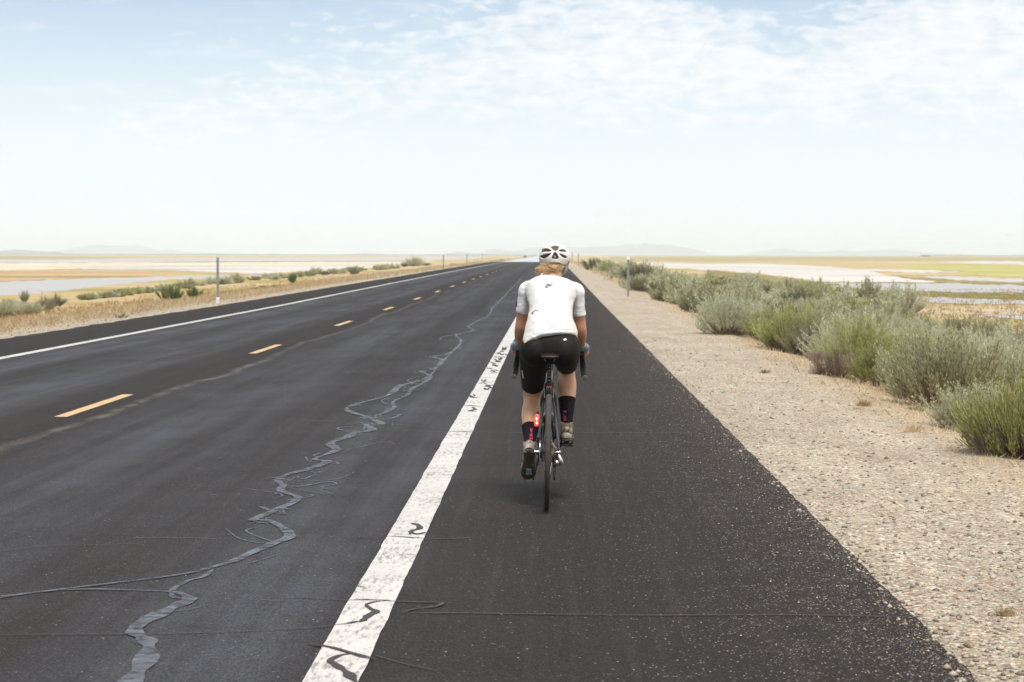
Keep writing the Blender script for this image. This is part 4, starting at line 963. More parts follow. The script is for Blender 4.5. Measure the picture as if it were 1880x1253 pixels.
def wheel(cy, name_extra=None):
    m = MB(); prof = [(WR*0+.017*math.sin(a)*1.0, (WR-.017)+.017*math.cos(a)) for a in [2*math.pi*k/14 for k in range(14)]]
    m.lathe(prof, (0, cy, WR), 96)
    w = m.build('wheel', M['rubber'], bike)          # tyre carries the wheel's other pieces
    for k in range(0): pass
    r = MB(); r.lathe([(-.012, WR-.030), (.012, WR-.030), (.0125, WR-.050), (.004, WR-.066), (-.004, WR-.066), (-.0125, WR-.050)], (0, cy, WR), 72); r.build('rim', M['carbon'], w)
    s = MB()
    for k in range(24):
        a = 2*math.pi*k/24; a2 = a+(.5 if k % 2 else -.5)*1.2; sx_ = .03 if k % 4 < 2 else -.03
        s.tube([(sx_, cy+.022*math.cos(a2), WR+.022*math.sin(a2)), (0, cy+(WR-.06)*math.cos(a), WR+(WR-.06)*math.sin(a))], .0011, 5)
    s.build('spokes', M['greymetal'], w)
    h = MB(); h.lathe([(-.05, .0), (-.05, .012), (-.036, .013), (-.035, .028), (-.031, .028), (-.028, .013), (.028, .013), (.031, .028), (.035, .028), (.036, .013), (.05, .012), (.05, 0)], (0, cy, WR), 20, False); h.build('hub', M['carbon'], w)
    d = MB(); rr_ = .080; d.lathe([(-.0475, rr_), (-.0455, rr_), (-.0455, rr_-.014), (-.0475, rr_-.014)], (0, cy, WR), 48)
    for k in range(6):
        a = 2*math.pi*k/6; d.tube([(-.0465, cy+.02*math.cos(a), WR+.02*math.sin(a)), (-.0465, cy+(rr_-.012)*math.cos(a+.3), WR+(rr_-.012)*math.sin(a+.3))], .0022, 5)
    d.build('brake_disc', M['alloy'], w)
    return w
rw = wheel(0); fw = wheel(.985)
BB = Vector((0, .41, .2625)); AX = Vector((0, 0, WR)); FA = Vector((0, .985, WR))
STT = Vector((0, .288, .690)); HT = Vector((0, .818, .790)); HB = Vector((0, .862, .655))
fr = MB()
fr.tube([BB, STT], [.018, .0165], 14); fr.tube([STT-Vector((0, -.012, .03)), HT-Vector((0, 0, .02))], [(.016, .015), (.02, .018)], 14)
fr.tube([BB, HB+Vector((0, 0, .015))], [(.031, .024), (.030, .028)], 14); fr.tube([HB, HT], .023, 16)
fr.tube([BB-Vector((.036, 0, 0)), BB+Vector((.036, 0, 0))], .023, 18)
for sg in (-1, 1):
    fr.tube([(sg*.028, .385, .27), (sg*.040, .30, .285), (sg*.058, .12, .318), (sg*.066, 0, WR)], [(.009, .013), (.009, .012), (.008, .010), (.007, .009)], 10, 4)
    fr.tube([(sg*.010, .305, .64), (sg*.026, .27, .615), (sg*.045, .15, .50), (sg*.064, .02, WR+.02), (sg*.066, 0, WR)], [(.009, .009), (.0085, .009), (.007, .008), (.007, .009), (.008, .01)], 10, 4)
fr.tube([(-.024, .275, .62), (.024, .275, .62)], .007, 8)
fr.build('frame', M['black'], bike)
fk = MB(); fk.tube([HB, HB-Vector((0, -.01, .02))], [.024, .03], 14)
for sg in (-1, 1): fk.tube([(sg*.012, .865, .65), (sg*.036, .885, .60), (sg*.046, .93, .46), (sg*.050, .985, WR)], [(.014, .018), (.012, .018), (.010, .014), (.008, .01)], 12, 4)
fk.build('fork', M['black'], bike)
sp_ = MB(); sp_.tube([STT, (0, .222, .868)], .0137, 16); sp_.tube([STT+Vector((0, 0, -.012)), STT+Vector((0, 0, .014))], .019, 16); sp_.box((0, .222, .868), (.042, .035, .018)); sp_.build('seatpost', M['black'], bike)
sd = MB()
sd.tube([(0, .075, .885), (0, .085, .895), (0, .12, .900), (0, .17, .898), (0, .22, .894), (0, .28, .893), (0, .325, .890), (0, .345, .882)],
        [(.036, .006), (.050, .010), (.056, .014), (.048, .016), (.032, .017), (.021, .016), (.018, .014), (.010, .008)], 24, 4, up=(0, 0, 1))
saddle = sd.build('saddle', M['saddle'], bike)
rl = MB()
for sg in (-1, 1): rl.tube([(sg*.030, .095, .878), (sg*.024, .13, .868), (sg*.021, .20, .866), (sg*.021, .27, .870), (sg*.010, .32, .880)], .0036, 8, 4)
rl.build('rails', M['greymetal'], saddle)
eb = MB(); eb.tube([(-.050, .090, .893), (-.036, .078, .896), (0, .073, .897), (.036, .078, .896), (.050, .090, .893)], .0034, 8, 5); eb.build('rear_trim', M['bronze'], saddle)
# cockpit
bars = MB(); bars.tube([(-.19, .905, .872), (-.1, .890, .872), (0, .885, .868), (.1, .890, .872), (.19, .905, .872)], .0125, 14, 4)
bars.tube([HT+Vector((0, 0, -.02)), HT+Vector((0, -.010, .045))], .021, 16); bars.tube([HT+Vector((0, -.006, .035)), (0, .885, .868)], [(.019, .018), (.018, .016)], 14); bars_o = bars.build('handlebar', M['carbon'], bike)
for sg in (-1, 1):
    t = MB(); t.tube([(sg*.17, .902, .872), (sg*.19, .915, .873), (sg*.200, .945, .872), (sg*.203, .985, .855), (sg*.206, 1.005, .815), (sg*.210, .985, .770), (sg*.216, .93, .742), (sg*.224, .868, .728)], [.0155]*8, 14, 5); t.build('bar_tape', M['tape'], bars_o)
    e = MB(); e.tube([(sg*.2235, .870, .7285), (sg*.2242, .862, .727)], [.0165, .0155], 14); e.tube([(sg*.2242, .862, .727), (sg*.2244, .859, .7265)], [.009, .007], 10); e.build('end_plug', M['greymetal'], bars_o)
    h = MB(); h.tube([(sg*.200, .930, .878), (sg*.202, .970, .888), (sg*.204, 1.010, .896), (sg*.205, 1.040, .915), (sg*.205, 1.050, .935)], [(.016, .018), (.016, .021), (.016, .021), (.014, .018), (.010, .012)], 14, 4); hd = h.build('brake_hood', M['carbon'], bars_o)
    l = MB(); l.tube([(sg*.209, 1.035, .892), (sg*.216, 1.050, .86), (sg*.222, 1.048, .82), (sg*.230, 1.025, .775)], [(.010, .005), (.010, .004), (.009, .004), (.006, .003)], 10, 4, up=(1, 0, 0)); l.build('brake_lever', M['carbon'], hd)
cb = MB()
for sg in (-1, 1): cb.tube([(sg*.19, .93, .862), (sg*.10, .95, .83), (sg*.03, .93, .74), (sg*.02, .87, .70)], .0025, 6, 6)
cb.tube([(-.02, .86, .66), (-.045, .93, .5), (-.055, .985, .38)], .0025, 6, 4); cb.build('cables', M['carbon'], bike)
# drivetrain
cas = MB()
for i, rr_ in enumerate([.070, .064, .058, .052, .047, .042, .038, .034, .030, .026, .023]):
    x = .020+i*.0033; pr = []; nT = int(rr_*500); vs = []; fs = []
    for s_ in (0, 1):
        for k in range(nT*2):
            a = math.pi*k/nT; r_ = rr_+(.0032 if k % 2 else -.001); vs.append((x+s_*.0017, r_*math.cos(a), WR+r_*math.sin(a)))
    c0 = len(vs); vs += [(x, 0, WR), (x+.0017, 0, WR)]; nn_ = nT*2
    for k in range(nn_):
        k2 = (k+1) % nn_; fs += [(k, k2, nn_+k2, nn_+k), (c0, k2, k), (c0+1, nn_+k, nn_+k2)]
    cas.add(vs, fs)
cas.build('cassette', M['casset'], rw, False)
CR = .172; ang = math.atan2(.0725, .154)
PL = Vector((-.112, .41-.154, .2625-.0725)); PR = Vector((.118, .41+.154, .2625+.0725))
cr = MB()
def ring(mb, x, r, w, teeth):
    vs = []; fs = []; n2 = teeth*2
    for s_ in (0, 1):
        for k in range(n2): a = math.pi*k/teeth; q = r+(.003 if k % 2 else -.001); vs.append((x+s_*.002, BB.y+q*math.cos(a), BB.z+q*math.sin(a)))
        for k in range(n2): a = math.pi*k/teeth; q = r-w; vs.append((x+s_*.002, BB.y+q*math.cos(a), BB.z+q*math.sin(a)))
    for k in range(n2):
        k2 = (k+1) % n2
        fs += [(k, k2, n2+k2, n2+k), (2*n2+k2, 2*n2+k, 3*n2+k, 3*n2+k2), (k2, k, 2*n2+k, 2*n2+k2)]
    mb.add(vs, fs)
ring(cr, .046, .096, .014, 46); ring(cr, .038, .068, .012, 32)
for k in range(5): a = ang+k*2*math.pi/5; cr.tube([(.050, BB.y, BB.z), (.048, BB.y+.088*math.cos(a), BB.z+.088*math.sin(a))], [(.014, .005), (.008, .004)], 8, up=(1, 0, 0))
cro = cr.build('chainring', M['carbon'], bike, False)
for sg, P_ in ((-1, PL), (1, PR)):
    a = MB(); a.tube([(sg*.055, BB.y, BB.z), (sg*.066, BB.y+(P_.y-BB.y)*.5, BB.z+(P_.z-BB.z)*.5), (sg*.078, P_.y, P_.z)], [(.018, .009), (.013, .008), (.012, .007)], 12, 4, up=(1, 0, 0)); ao = a.build('crank_arm', M['carbon'], bike)
    p = MB(); p.tube([(sg*.078, P_.y, P_.z), (sg*.098, P_.y, P_.z)], .006, 8); 
    p.tube([(sg*.098, P_.y, P_.z), (sg*.155, P_.y, P_.z)], .012, 12)
    q0 = R(42 if sg < 0 else 8); dy, dz = math.cos(q0), -math.sin(q0)
    for yy_ in (-.030, .030): p.tube([(sg*.100, P_.y+dy*yy_, P_.z+dz*yy_), (sg*.153, P_.y+dy*yy_, P_.z+dz*yy_)], .0045, 8)
    for xx_ in (.100, .153): p.tube([(sg*xx_, P_.y-dy*.030, P_.z-dz*.030), (sg*xx_, P_.y+dy*.030, P_.z+dz*.030)], .0045, 8)
    p.build('pedal', M['greymetal'], ao)
ch = MB(); cx_ = .043
pts = [(cx_, BB.y, BB.z+.098), (cx_-.006, .2, .5*(BB.z+.098+WR+.05)), (cx_-.010, 0, WR+.048)]
ch.tube(pts, [(.0035, .003)]*3, 6); ch.tube([(cx_-.01, 0, WR+.048), (cx_-.01, -.045, WR+.01), (cx_-.008, -.02, WR-.04), (cx_-.006, .02, WR-.075)], .0034, 6, 4)
ch.tube([(cx_-.006, .02, WR-.075), (cx_-.006, .00, WR-.105), (cx_-.006, .03, WR-.145), (cx_-.004, .07, WR-.150), (cx_, BB.y, BB.z-.098)], .0034, 6, 4); ch.build('chain', M['casset'], bike)
rd = MB(); rd.tube([(.062, -.005, WR-.02), (.075, -.02, WR-.045), (.082, -.012, WR-.07)], [(.010, .014), (.013, .017), (.012, .014)], 10, 3)
rd.tube([(.050, .0, WR-.062), (.086, .0, WR-.062)], .017, 14); rd.tube([(.086, .0, WR-.062), (.092, 0, WR-.062)], [.013, .008], 12); rdo = rd.build('rear_derailleur', M['alloy'], bike)
cg = MB(); cg.box((.046, .012, WR-.11), (.003, .026, .10)); cg.box((.036, .012, WR-.11), (.003, .026, .10)); cg.lathe([(-.004, .019), (.004, .019), (.004, .004), (-.004, .004)], (.041, .025, WR-.150), 22); cg.lathe([(-.004, .017), (.004, .017), (.004, .004), (-.004, .004)], (.041, .008, WR-.075), 22); cg.build('cage', M['carbon'], rdo, False)
for wheel_o, cy in ((rw, 0), (fw, .985)):
    c = MB(); c.box((-.052, cy+(.055 if cy < .5 else -.055), WR+.055), (.03, .045, .05)); c.build('brake_caliper', M['carbon'], bike, False)
ax = MB(); ax.tube([(-.078, 0, WR), (.074, 0, WR)], .008, 10); ax.build('axle', M['alloy'], bike)
def bottle(p0, p1, mat, name='water_bottle'):
    p0 = Vector(p0); p1 = Vector(p1); d = (p1-p0); m = MB()
    m.tube([p0, p0+d*.04, p0+d*.55, p0+d*.62, p0+d*.70, p0+d*.84, p0+d*.9, p0+d*.93, p1], [.030, .036, .036, .031, .036, .036, .024, .012, .010], 18); m.build(name, mat, bike)
bottle((0, .465, .345), (0, .40, .545), M['bottledark']); bottle((0, .505, .36), (0, .655, .535), M['bottle'])
bag = MB(); bag.tube([(.0, .36, .655), (.0, .44, .69), (0, .54, .70), (0, .66, .725)], [(.024, .025), (.028, .038), (.028, .036), (.022, .02)], 16, 4, up=(0, 0, 1)); bag.build('frame_bag', M['carbon'], bike)
rlt = MB(); rlt.tube([(-.064, .052, .555), (-.066, .048, .545), (-.070, .038, .497), (-.070, .037, .487)], [(.008, .007), (.0135, .012), (.0135, .012), (.009, .008)], 12); lo = rlt.build('rear_light', M['redlit'], bike)
ld = MB()
for zz in (.531, .505): ld.ell((-.0685, .030, zz), (.0048, .004, .0075), nu=10, nv=8)
ld.build('light_element', M['lamp'], lo)
lm = MB(); lm.tube([(-.050, .098, .535), (-.066, .055, .53)], .007, 8); lm.tube([(-.064, .055, .57), (-.062, .06, .55)], .007, 8); lm.build('light_mount', M['carbon'], lo)
rf = MB(); rf.box((0, .272, .705), (.034, .012, .018)); rf.build('seatpost_reflector', M['redlens'], bike, False)
rs = MB()
for (a_, b_) in ((-.010, .003), (-.004, -.003), (.003, .003), (.009, -.004), (.012, .003), (-.013, -.003)): rs.box((a_, .2655, .705+b_), (.004, .001, .0025))
rs.build('reflector_specks', M['white'], bike, False)
dots = MB()
for zz in (.845, .825, .805, .785, .765, .745): dots.ell((.0, .222+(.868-zz)*.37-.0140, zz), (.0022, .0012, .0022), nu=8, nv=6)
dots.build('seatpost_marks', M['white'], bike)

# ------------------------------------------------------------------ cyclist
def mat_skin():
    m, nt, b = new_mat('skin'); tc = nt.nodes.new('ShaderNodeTexCoord'); v = tc.outputs['Object']
    s = nt.nodes.new('ShaderNodeSeparateXYZ'); L(nt, v, s.inputs[0])
    n = NOISE(nt, v, 14, 5, .6)
    tan = RAMP(nt, n, [(.3, (.44, .215, .120)), (.7, (.56, .30, .175))]); pale = RAMP(nt, n, [(.3, (.50, .275, .155)), (.7, (.61, .355, .21))])
    f = RAMP(nt, s.outputs[2], [(.80, 0), (.90, 1)])          # forearms, neck and face are more tanned than the legs
    L(nt, MIX(nt, f, pale, tan), b.inputs['Base Color']); b.inputs['Roughness'].default_value = .5
    b.inputs['Subsurface Weight'].default_value = .12; b.inputs['Subsurface Radius'].default_value = (1, .4, .2); b.inputs['Subsurface Scale'].default_value = .006
    bp = nt.nodes.new('ShaderNodeBump'); bp.inputs['Strength'].default_value = .2; bp.inputs['Distance'].default_value = .002; L(nt, NOISE(nt, v, 90, 4), bp.inputs['Height']); L(nt, bp.outputs[0], b.inputs['Normal'])
    return m
def mat_jersey():
    m, nt, b = new_mat('white_jersey'); tc = nt.nodes.new('ShaderNodeTexCoord'); v = tc.outputs['Object']
    s = nt.nodes.new('ShaderNodeSeparateXYZ'); L(nt, v, s.inputs[0]); axx = MATH(nt, 'ABSOLUTE', s.outputs[0])
    c = RAMP(nt, NOISE(nt, v, 16, 4), [(.3, (.58, .595, .62)), (.7, (.67, .685, .71))])
    side = RAMP(nt, MATH(nt, 'ADD', axx, MATH(nt, 'MULTIPLY', MATH(nt, 'ABSOLUTE', MATH(nt, 'SUBTRACT', s.outputs[2], 1.2)), .10)), [(.100, 0), (.108, 1)])
    side = MATH(nt, 'MULTIPLY', side, RAMP(nt, axx, [(.158, 1), (.165, 0)]))          # mesh panels between back and sleeves
    c = MIX(nt, side, c, (.575, .57, .53))
    c = MIX(nt, RAMP(nt, axx, [(.160, 0), (.170, 1)]), c, (.76, .76, .80))  # sleeves lightened in colour to offset their shading
    c = MIX(nt, RAMP(nt, NOISE(nt, MAPV(nt, v, (9, 9, 5)), 1.0, 5, .7), [(.56, 0), (.75, .35)]), c, (.70, .61, .60))
    L(nt, c, b.inputs['Base Color']); b.inputs['Roughness'].default_value = .8; b.inputs['Sheen Weight'].default_value = .2
    bp = nt.nodes.new('ShaderNodeBump'); bp.inputs['Strength'].default_value = .7; bp.inputs['Distance'].default_value = .012
    L(nt, MATH(nt, 'ADD', NOISE(nt, MAPV(nt, v, (1, 1, 2.0), (0, 0, 0), (0, .5, 0)), 9, 3, .5, .9), MATH(nt, 'MULTIPLY', NOISE(nt, v, 300, 2), .05)), bp.inputs['Height']); L(nt, bp.outputs[0], b.inputs['Normal'])
    return m
M['skin'] = mat_skin(); M['jersey'] = mat_jersey()
M['shorts'] = plain('black_lycra', (.0105, .0088, .0075), .72, var=.2, scale=12, spec=.22, bump=.25, bscale=500)
M['sock'] = plain('black_sock', (.011, .010, .012), .9, var=.25, scale=40, spec=.15, bump=.6, bscale=400)
M['pink'] = plain('pink_knit', (.62, .03, .16), .8, var=.1)
M['glove'] = plain('blue_grey_glove', (.16, .23, .31), .75, var=.25, scale=40)
M['glovedark'] = plain('dark_glove_cuff', (.03, .026, .028), .7, var=.25)
M['helmet'] = plain('white_helmet_shell', (.66, .65, .61), .38, var=.07, scale=14, coat=.25)
M['eps'] = plain('dark_helmet_liner', (.085, .065, .05), .8, var=.3, scale=60)
M['strap'] = plain('pale_strap', (.55, .62, .62), .6, var=.1)
def mat_shoe():
    m, nt, b = new_mat('dusty_patterned_shoe'); tc = nt.nodes.new('ShaderNodeTexCoord'); v = tc.outputs['Object']
    n = NOISE(nt, v, 26, 4, .6, 1.0)
    L(nt, RAMP(nt, n, [(.30, (.035, .030, .016)), (.43, (.12, .10, .055)), (.50, (.20, .15, .09)), (.58, (.36, .33, .27)), (.72, (.10, .085, .045))]), b.inputs['Base Color']); b.inputs['Roughness'].default_value = .5; return m
M['shoe'] = mat_shoe(); M['sole'] = plain('shoe_sole', (.085, .066, .046), .7, var=.3); M['heel'] = plain('dusty_heel_patch', (.33, .30, .245) , .6, var=.35, scale=60); M['cleat'] = plain('cleat', (.36, .42, .44), .4, metal=.3, var=.2)
def mat_hair():
    m, nt, b = new_mat('blond_hair'); g = nt.nodes.new('ShaderNodeNewGeometry'); tc = nt.nodes.new('ShaderNodeTexCoord')
    f = MATH(nt, 'ADD', MATH(nt, 'MULTIPLY', g.outputs['Random Per Island'], .35), MATH(nt, 'MULTIPLY', NOISE(nt, MAPV(nt, tc.outputs['Object'], (16, 20, 75)), 1.0, 4, .6), .75))
    L(nt, RAMP(nt, f, [(.15, (.10, .055, .028)), (.40, (.34, .205, .105)), (.62, (.58, .39, .21)), (.88, (.82, .64, .42))]), b.inputs['Base Color']); b.inputs['Roughness'].default_value = .42; b.inputs['Specular IOR Level'].default_value = .4; return m
M['hair'] = mat_hair()

rider = empty('person', ORG, (0, LEAN, 0)); tag(rider, 'person in white jersey, black shorts and white helmet riding a bicycle away down the shoulder', 'person')
# joints (bicycle frame of reference: x right, y forward, z up)
HIP = {-1: Vector((-.090, .275, .930)), 1: Vector((.090, .275, .930))}
KNEE = {-1: Vector((-.104, .519, .620)), 1: Vector((.108, .650, .803))}
ANK = {-1: Vector((-.110, .226, .348)), 1: Vector((.112, .462, .452))}
SHO = {-1: Vector((-.150, .600, 1.282)), 1: Vector((.152, .600, 1.282))}
ELB = {-1: Vector((-.184, .668, 1.035)), 1: Vector((.188, .668, 1.030))}
WRI = {-1: Vector((-.196, .890, .925)), 1: Vector((.198, .890, .925))}
PIT = {-1: R(47), 1: R(10)}
spine = [(0, .235, .895), (0, .245, .955), (0, .29, 1.035), (0, .36, 1.115), (0, .44, 1.195), (0, .52, 1.245), (0, .585, 1.284), (.003, .632, 1.310), (.008, .662, 1.338)]
srad = [(.120, .095), (.155, .115), (.148, .108), (.128, .094), (.130, .095), (.134, .096), (.130, .078), (.100, .052), (.056, .046)]
body = MB()
body.tube(spine, srad, 28, 3, up=(0, -.6, .8))
body.tube([(.008, .640, 1.320), (.011, .688, 1.410), (.014, .705, 1.445)], [(.056, .052), (.050, .052), (.050, .055)], 20, 3)
# head: skull, jaw, face, ears
HC = Vector((.016, .735, 1.452)); 
body.ell(HC+Vector((0, 0, .012)), (.070, .086, .080)); body.tube([HC+Vector((0, .03, .0)), HC+Vector((0, .050, -.045)), HC+Vector((0, .072, -.085))], [(.066, .06), (.054, .045), (.026, .022)], 16, 3)
body.tube([HC+Vector((0, .088, .01)), HC+Vector((0, .105, -.018)), HC+Vector((0, .102, -.03))], [.010, .014, .010], 10, 2)
body.tube([HC+Vector((-.022, .088, -.052)), HC+Vector((0, .095, -.051)), HC+Vector((.022, .088, -.052))], [.006, .009, .006], 8, 2)
for sg in (-1, 1):
    body.ell(HC+Vector((sg*.076, -.005, -.028)), (.012, .020, .032), Matrix.Rotation(sg*.25, 3, 'Z'))
    # arm
    body.tube([SHO[sg]-Vector((sg*.05, -.01, -.01)), SHO[sg], SHO[sg].lerp(ELB[sg], .35), SHO[sg].lerp(ELB[sg], .75), ELB[sg], ELB[sg].lerp(WRI[sg], .3), ELB[sg].lerp(WRI[sg], .7), WRI[sg]],
              [.036, .042, .041, .037, .036, (.037, .035), (.030, .026), (.026, .020)], 18, 4)
    # hand over the brake hood: palm, four fingers wrapping under the hood, thumb on the inner side
    W = WRI[sg]; pm = Vector((sg*.204, .955, .915))
    body.tube([W, W.lerp(pm, .5), pm, Vector((sg*.206, .995, .915))], [(.025, .019), (.033, .019), (.038, .018), (.036, .014)], 16, 3, up=(0, 0, 1))
    for k in range(4):
        y0 = .985+.0*k; oy = [.020, .004, -.013, -.029][k]; l = [.92, 1.0, .95, .78][k]
        kx = sg*.228
        b0 = Vector((sg*.215, .985+oy*.9, .916)); b1 = Vector((sg*(.205+.035*l), 1.000+oy, .900)); b2 = Vector((sg*(.203+.034*l), 1.004+oy, .870)); b3 = Vector((sg*.212, 1.004+oy, .852))
        body.tube([b0, b1, b2, b3], [.0085, .0082, .0076, .0062], 10, 4)
    body.tube([Vector((sg*.190, .925, .912)), Vector((sg*.176, .960, .905)), Vector((sg*.176, .990, .893)), Vector((sg*.184, 1.012, .884))], [.012, .0105, .0095, .007], 10, 4)
    # leg
    h, k_, a = HIP[sg], KNEE[sg], ANK[sg]
    sh = (k_-a)
    back = Vector((0, -1, .1))
    body.tube([h, h.lerp(k_, .3), h.lerp(k_, .7), k_, k_.lerp(a, .12)+back*.004, k_.lerp(a, .32)+back*.017, k_.lerp(a, .55)+back*.010, k_.lerp(a, .80)+back*.002, a],
              [(.088, .09), (.078, .080), (.062, .063), (.052, .055), (.050, .055), (.0585, .060), (.050, .050), (.034, .036), (.033, .036)], 22, 4)
    c_, s_ = math.cos(PIT[sg]), math.sin(PIT[sg])
    def FT(p, a=a, c_=c_, s_=s_): return Vector((a.x+p[0], a.y+p[1]*c_+p[2]*s_, a.z-p[1]*s_+p[2]*c_))
    body.tube([FT((0, -.03, -.045)), FT((0, .02, -.045)), FT((0, .09, -.062)), FT((0, .16, -.072))], [(.024, .024), (.028, .03), (.034, .018), (.022, .012)], 14, 3)
body_o = remesh(body, 'body', .0042, 3, M['skin'], rider)

# jersey with short sleeves
def wr(p):
    a = .0028*mnoise.noise(p*Vector((14, 14, 14)).x)+.0016*mnoise.noise(Vector((p.x*16, p.y*9, p.z*38)))
    a += .004*mnoise.noise(Vector((p.x*7+p.z*5, p.y*5, p.z*9)))
    if p.z < 1.17: a += .0055*max(0, mnoise.noise(Vector((p.x*11+3, p.y*4, p.z*30+p.x*26))))*min(1, (1.17-p.z)*14)
    return a
js = MB()
jsp = [(-.002, .238, .966), (0, .262, 1.005), (0, .300, 1.055), (0, .36, 1.118), (0, .44, 1.197), (0, .52, 1.248), (0, .585, 1.288), (.003, .630, 1.312), (.006, .650, 1.326)]
jsr = [(.166, .130), (.164, .127), (.153, .118), (.134, .107), (.135, .103), (.150, .106), (.160, .091), (.124, .066), (.072, .052)]
jb = [Vector(p) for p in jsp]; js.tube(jb, jsr, 32, 4, up=(0, -.6, .8))
js.ell((.002, .30, 1.085), (.075, .06, .052), Matrix.Rotation(-.75, 3, 'X'))         # stuffed middle pocket
js.ell((-.085, .27, 1.055), (.055, .05, .045), Matrix.Rotation(-.75, 3, 'X')); js.ell((.088, .29, 1.065), (.05, .05, .045), Matrix.Rotation(-.75, 3, 'X'))
js.tube([SHO[-1]+Vector((.02, 0, -.006)), (-.09, .606, 1.290), (0, .612, 1.300), (.09, .606, 1.290), SHO[1]+Vector((-.02, 0, -.006))], [(.054, .050), (.062, .058), (.055, .050), (.062, .058), (.054, .050)], 22, 5)   # yoke
for sg in (-1, 1):
    s0, e0 = SHO[sg], ELB[sg]; fr_ = .62 if sg > 0 else .58
    js.tube([s0-Vector((sg*.085, -.01, -.014)), s0-Vector((sg*.045, -.005, -.008)), s0+Vector((sg*.002, 0, -.004)), s0.lerp(e0, .18), s0.lerp(e0, .4), s0.lerp(e0, fr_)], [.050, .051, .048, .047, .0465, .0455], 22, 4)
for v in js.v:          # the hem rides lower on the left
    w_ = max(0, min(1, (1.12-v.z)/.12)); v.y += .22*v.x*w_; v.z += .24*v.x*w_
jo = remesh(js, 'jersey', .0052, 4, M['jersey'], rider, wr)
# shorts
st = MB()
st.tube([(0, .255, .86), (0, .250, .900), (0, .252, .955), (0, .285, 1.020), (0, .305, 1.050)], [(.120, .09), (.150, .112), (.166, .124), (.158, .114), (.146, .100)], 30, 4, up=(0, -.6, .8))
for sg in (-1, 1):
    h, k_ = HIP[sg], KNEE[sg]
    st.ell((sg*.082, .222, .930), (.096, .100, .105))
    st.tube([h+Vector((0, -.01, .01)), h.lerp(k_, .3), h.lerp(k_, .6), h.lerp(k_, .83 if sg > 0 else .78)], [(.095, .100), (.086, .090), (.075, .075), (.066, .066)], 24, 4)
so = remesh(st, 'shorts', .0052, 5, M['shorts'], rider)
# socks and shoes
dg = bpy.context.evaluated_depsgraph_get()
SOCKS = {}
for sg in (-1, 1):
    k_, a = KNEE[sg], ANK[sg]; m = MB()
    top = .60 if sg < 0 else .53
    m.tube([k_.lerp(a, top)+Vector((0, -.008, 0)), k_.lerp(a, .72)+Vector((0, -.004, 0)), k_.lerp(a, .86), a+Vector((0, 0, .0)), a+Vector((0, .0, -.03))], [(.0535, .0545), (.0445, .0475), (.0372, .040), (.037, .041), (.036, .042)], 22, 4)
    SOCKS[sg] = m.build('sock', M['sock'], rider)
    c_, s_ = math.cos(PIT[sg]), math.sin(PIT[sg])
    def FT(p, a=a, c_=c_, s_=s_): return Vector((a.x+p[0], a.y+p[1]*c_+p[2]*s_, a.z-p[1]*s_+p[2]*c_))
    FM = Matrix(((1, 0, 0), (0, c_, s_), (0, -s_, c_)))
    up_ = FM @ Vector((0, 0, 1))
    s1 = MB()
    s1.tube([FT((0, -.062, -.045)), FT((0, -.050, -.038)), FT((0, -.02, -.030)), FT((0, .03, -.036)), FT((0, .08, -.052)), FT((sg*.004, .13, -.064)), FT((sg*.004, .175, -.072)), FT((sg*.002, .192, -.076))],
            [(.020, .026), (.031, .038), (.036, .046), (.038, .042), (.043, .030), (.047, .024), (.036, .017), (.014, .008)], 22, 4, up=up_)
    s1.tube([a+Vector((0, -.002, .030)), a+Vector((0, -.002, .012)), FT((0, -.012, -.02))], [(.038, .042), (.040, .045), (.037, .046)], 22, 2)
    sh_ = remesh(s1, 'shoe', .0045, 3, M['shoe'], rider)
    s2 = MB(); s2.tube([FT((0, -.066, -.082)), FT((0, -.04, -.086)), FT((0, .03, -.083)), FT((sg*.003, .12, -.090)), FT((sg*.004, .18, -.086)), FT((0, .197, -.082))], [(.018, .008), (.034, .011), (.031, .009), (.046, .009), (.034, .008), (.010, .005)], 20, 4, up=up_)
    s2.build('sole', M['sole'], sh_)
    lg = MB()
    for yy_ in (-.055, -.035, .06, .165, .18):
        for xx_ in (-.022, .022): lg.box(FT((xx_*(1.2 if yy_ > .1 else 1), yy_, -.097)), (.012, .012, .008), FM)
    lg.build('tread', M['sole'], sh_, False)
    ct = MB(); ct.box(FT((0, .105, -.101)), (.030, .034, .008), FM); ct.box(FT((0, .128, -.104)), (.036, .008, .008), FM); ct.build('cleat', M['cleat'], sh_, False)
    hc = MB(); hc.tube([FT((-.030, -.040, -.062)), FT((-.018, -.067, -.060)), FT((0, -.074, -.058)), FT((.018, -.067, -.060)), FT((.030, -.040, -.062))], [(.004, .012), (.004, .016), (.004, .017), (.004, .016), (.004, .012)], 10, 4, up=up_); hc.build('heel_patch', M['heel'], sh_)
    tb = MB(); tb.tube([a+Vector((.030, -.03, .02)), a+Vector((.05, -.035, .022)), a+Vector((.062, -.03, .012))], [(.004, .003), (.004, .003), (.003, .002)], 8, 3)
    if sg > 0: tb.build('pull_tab', M['sole'], sh_)
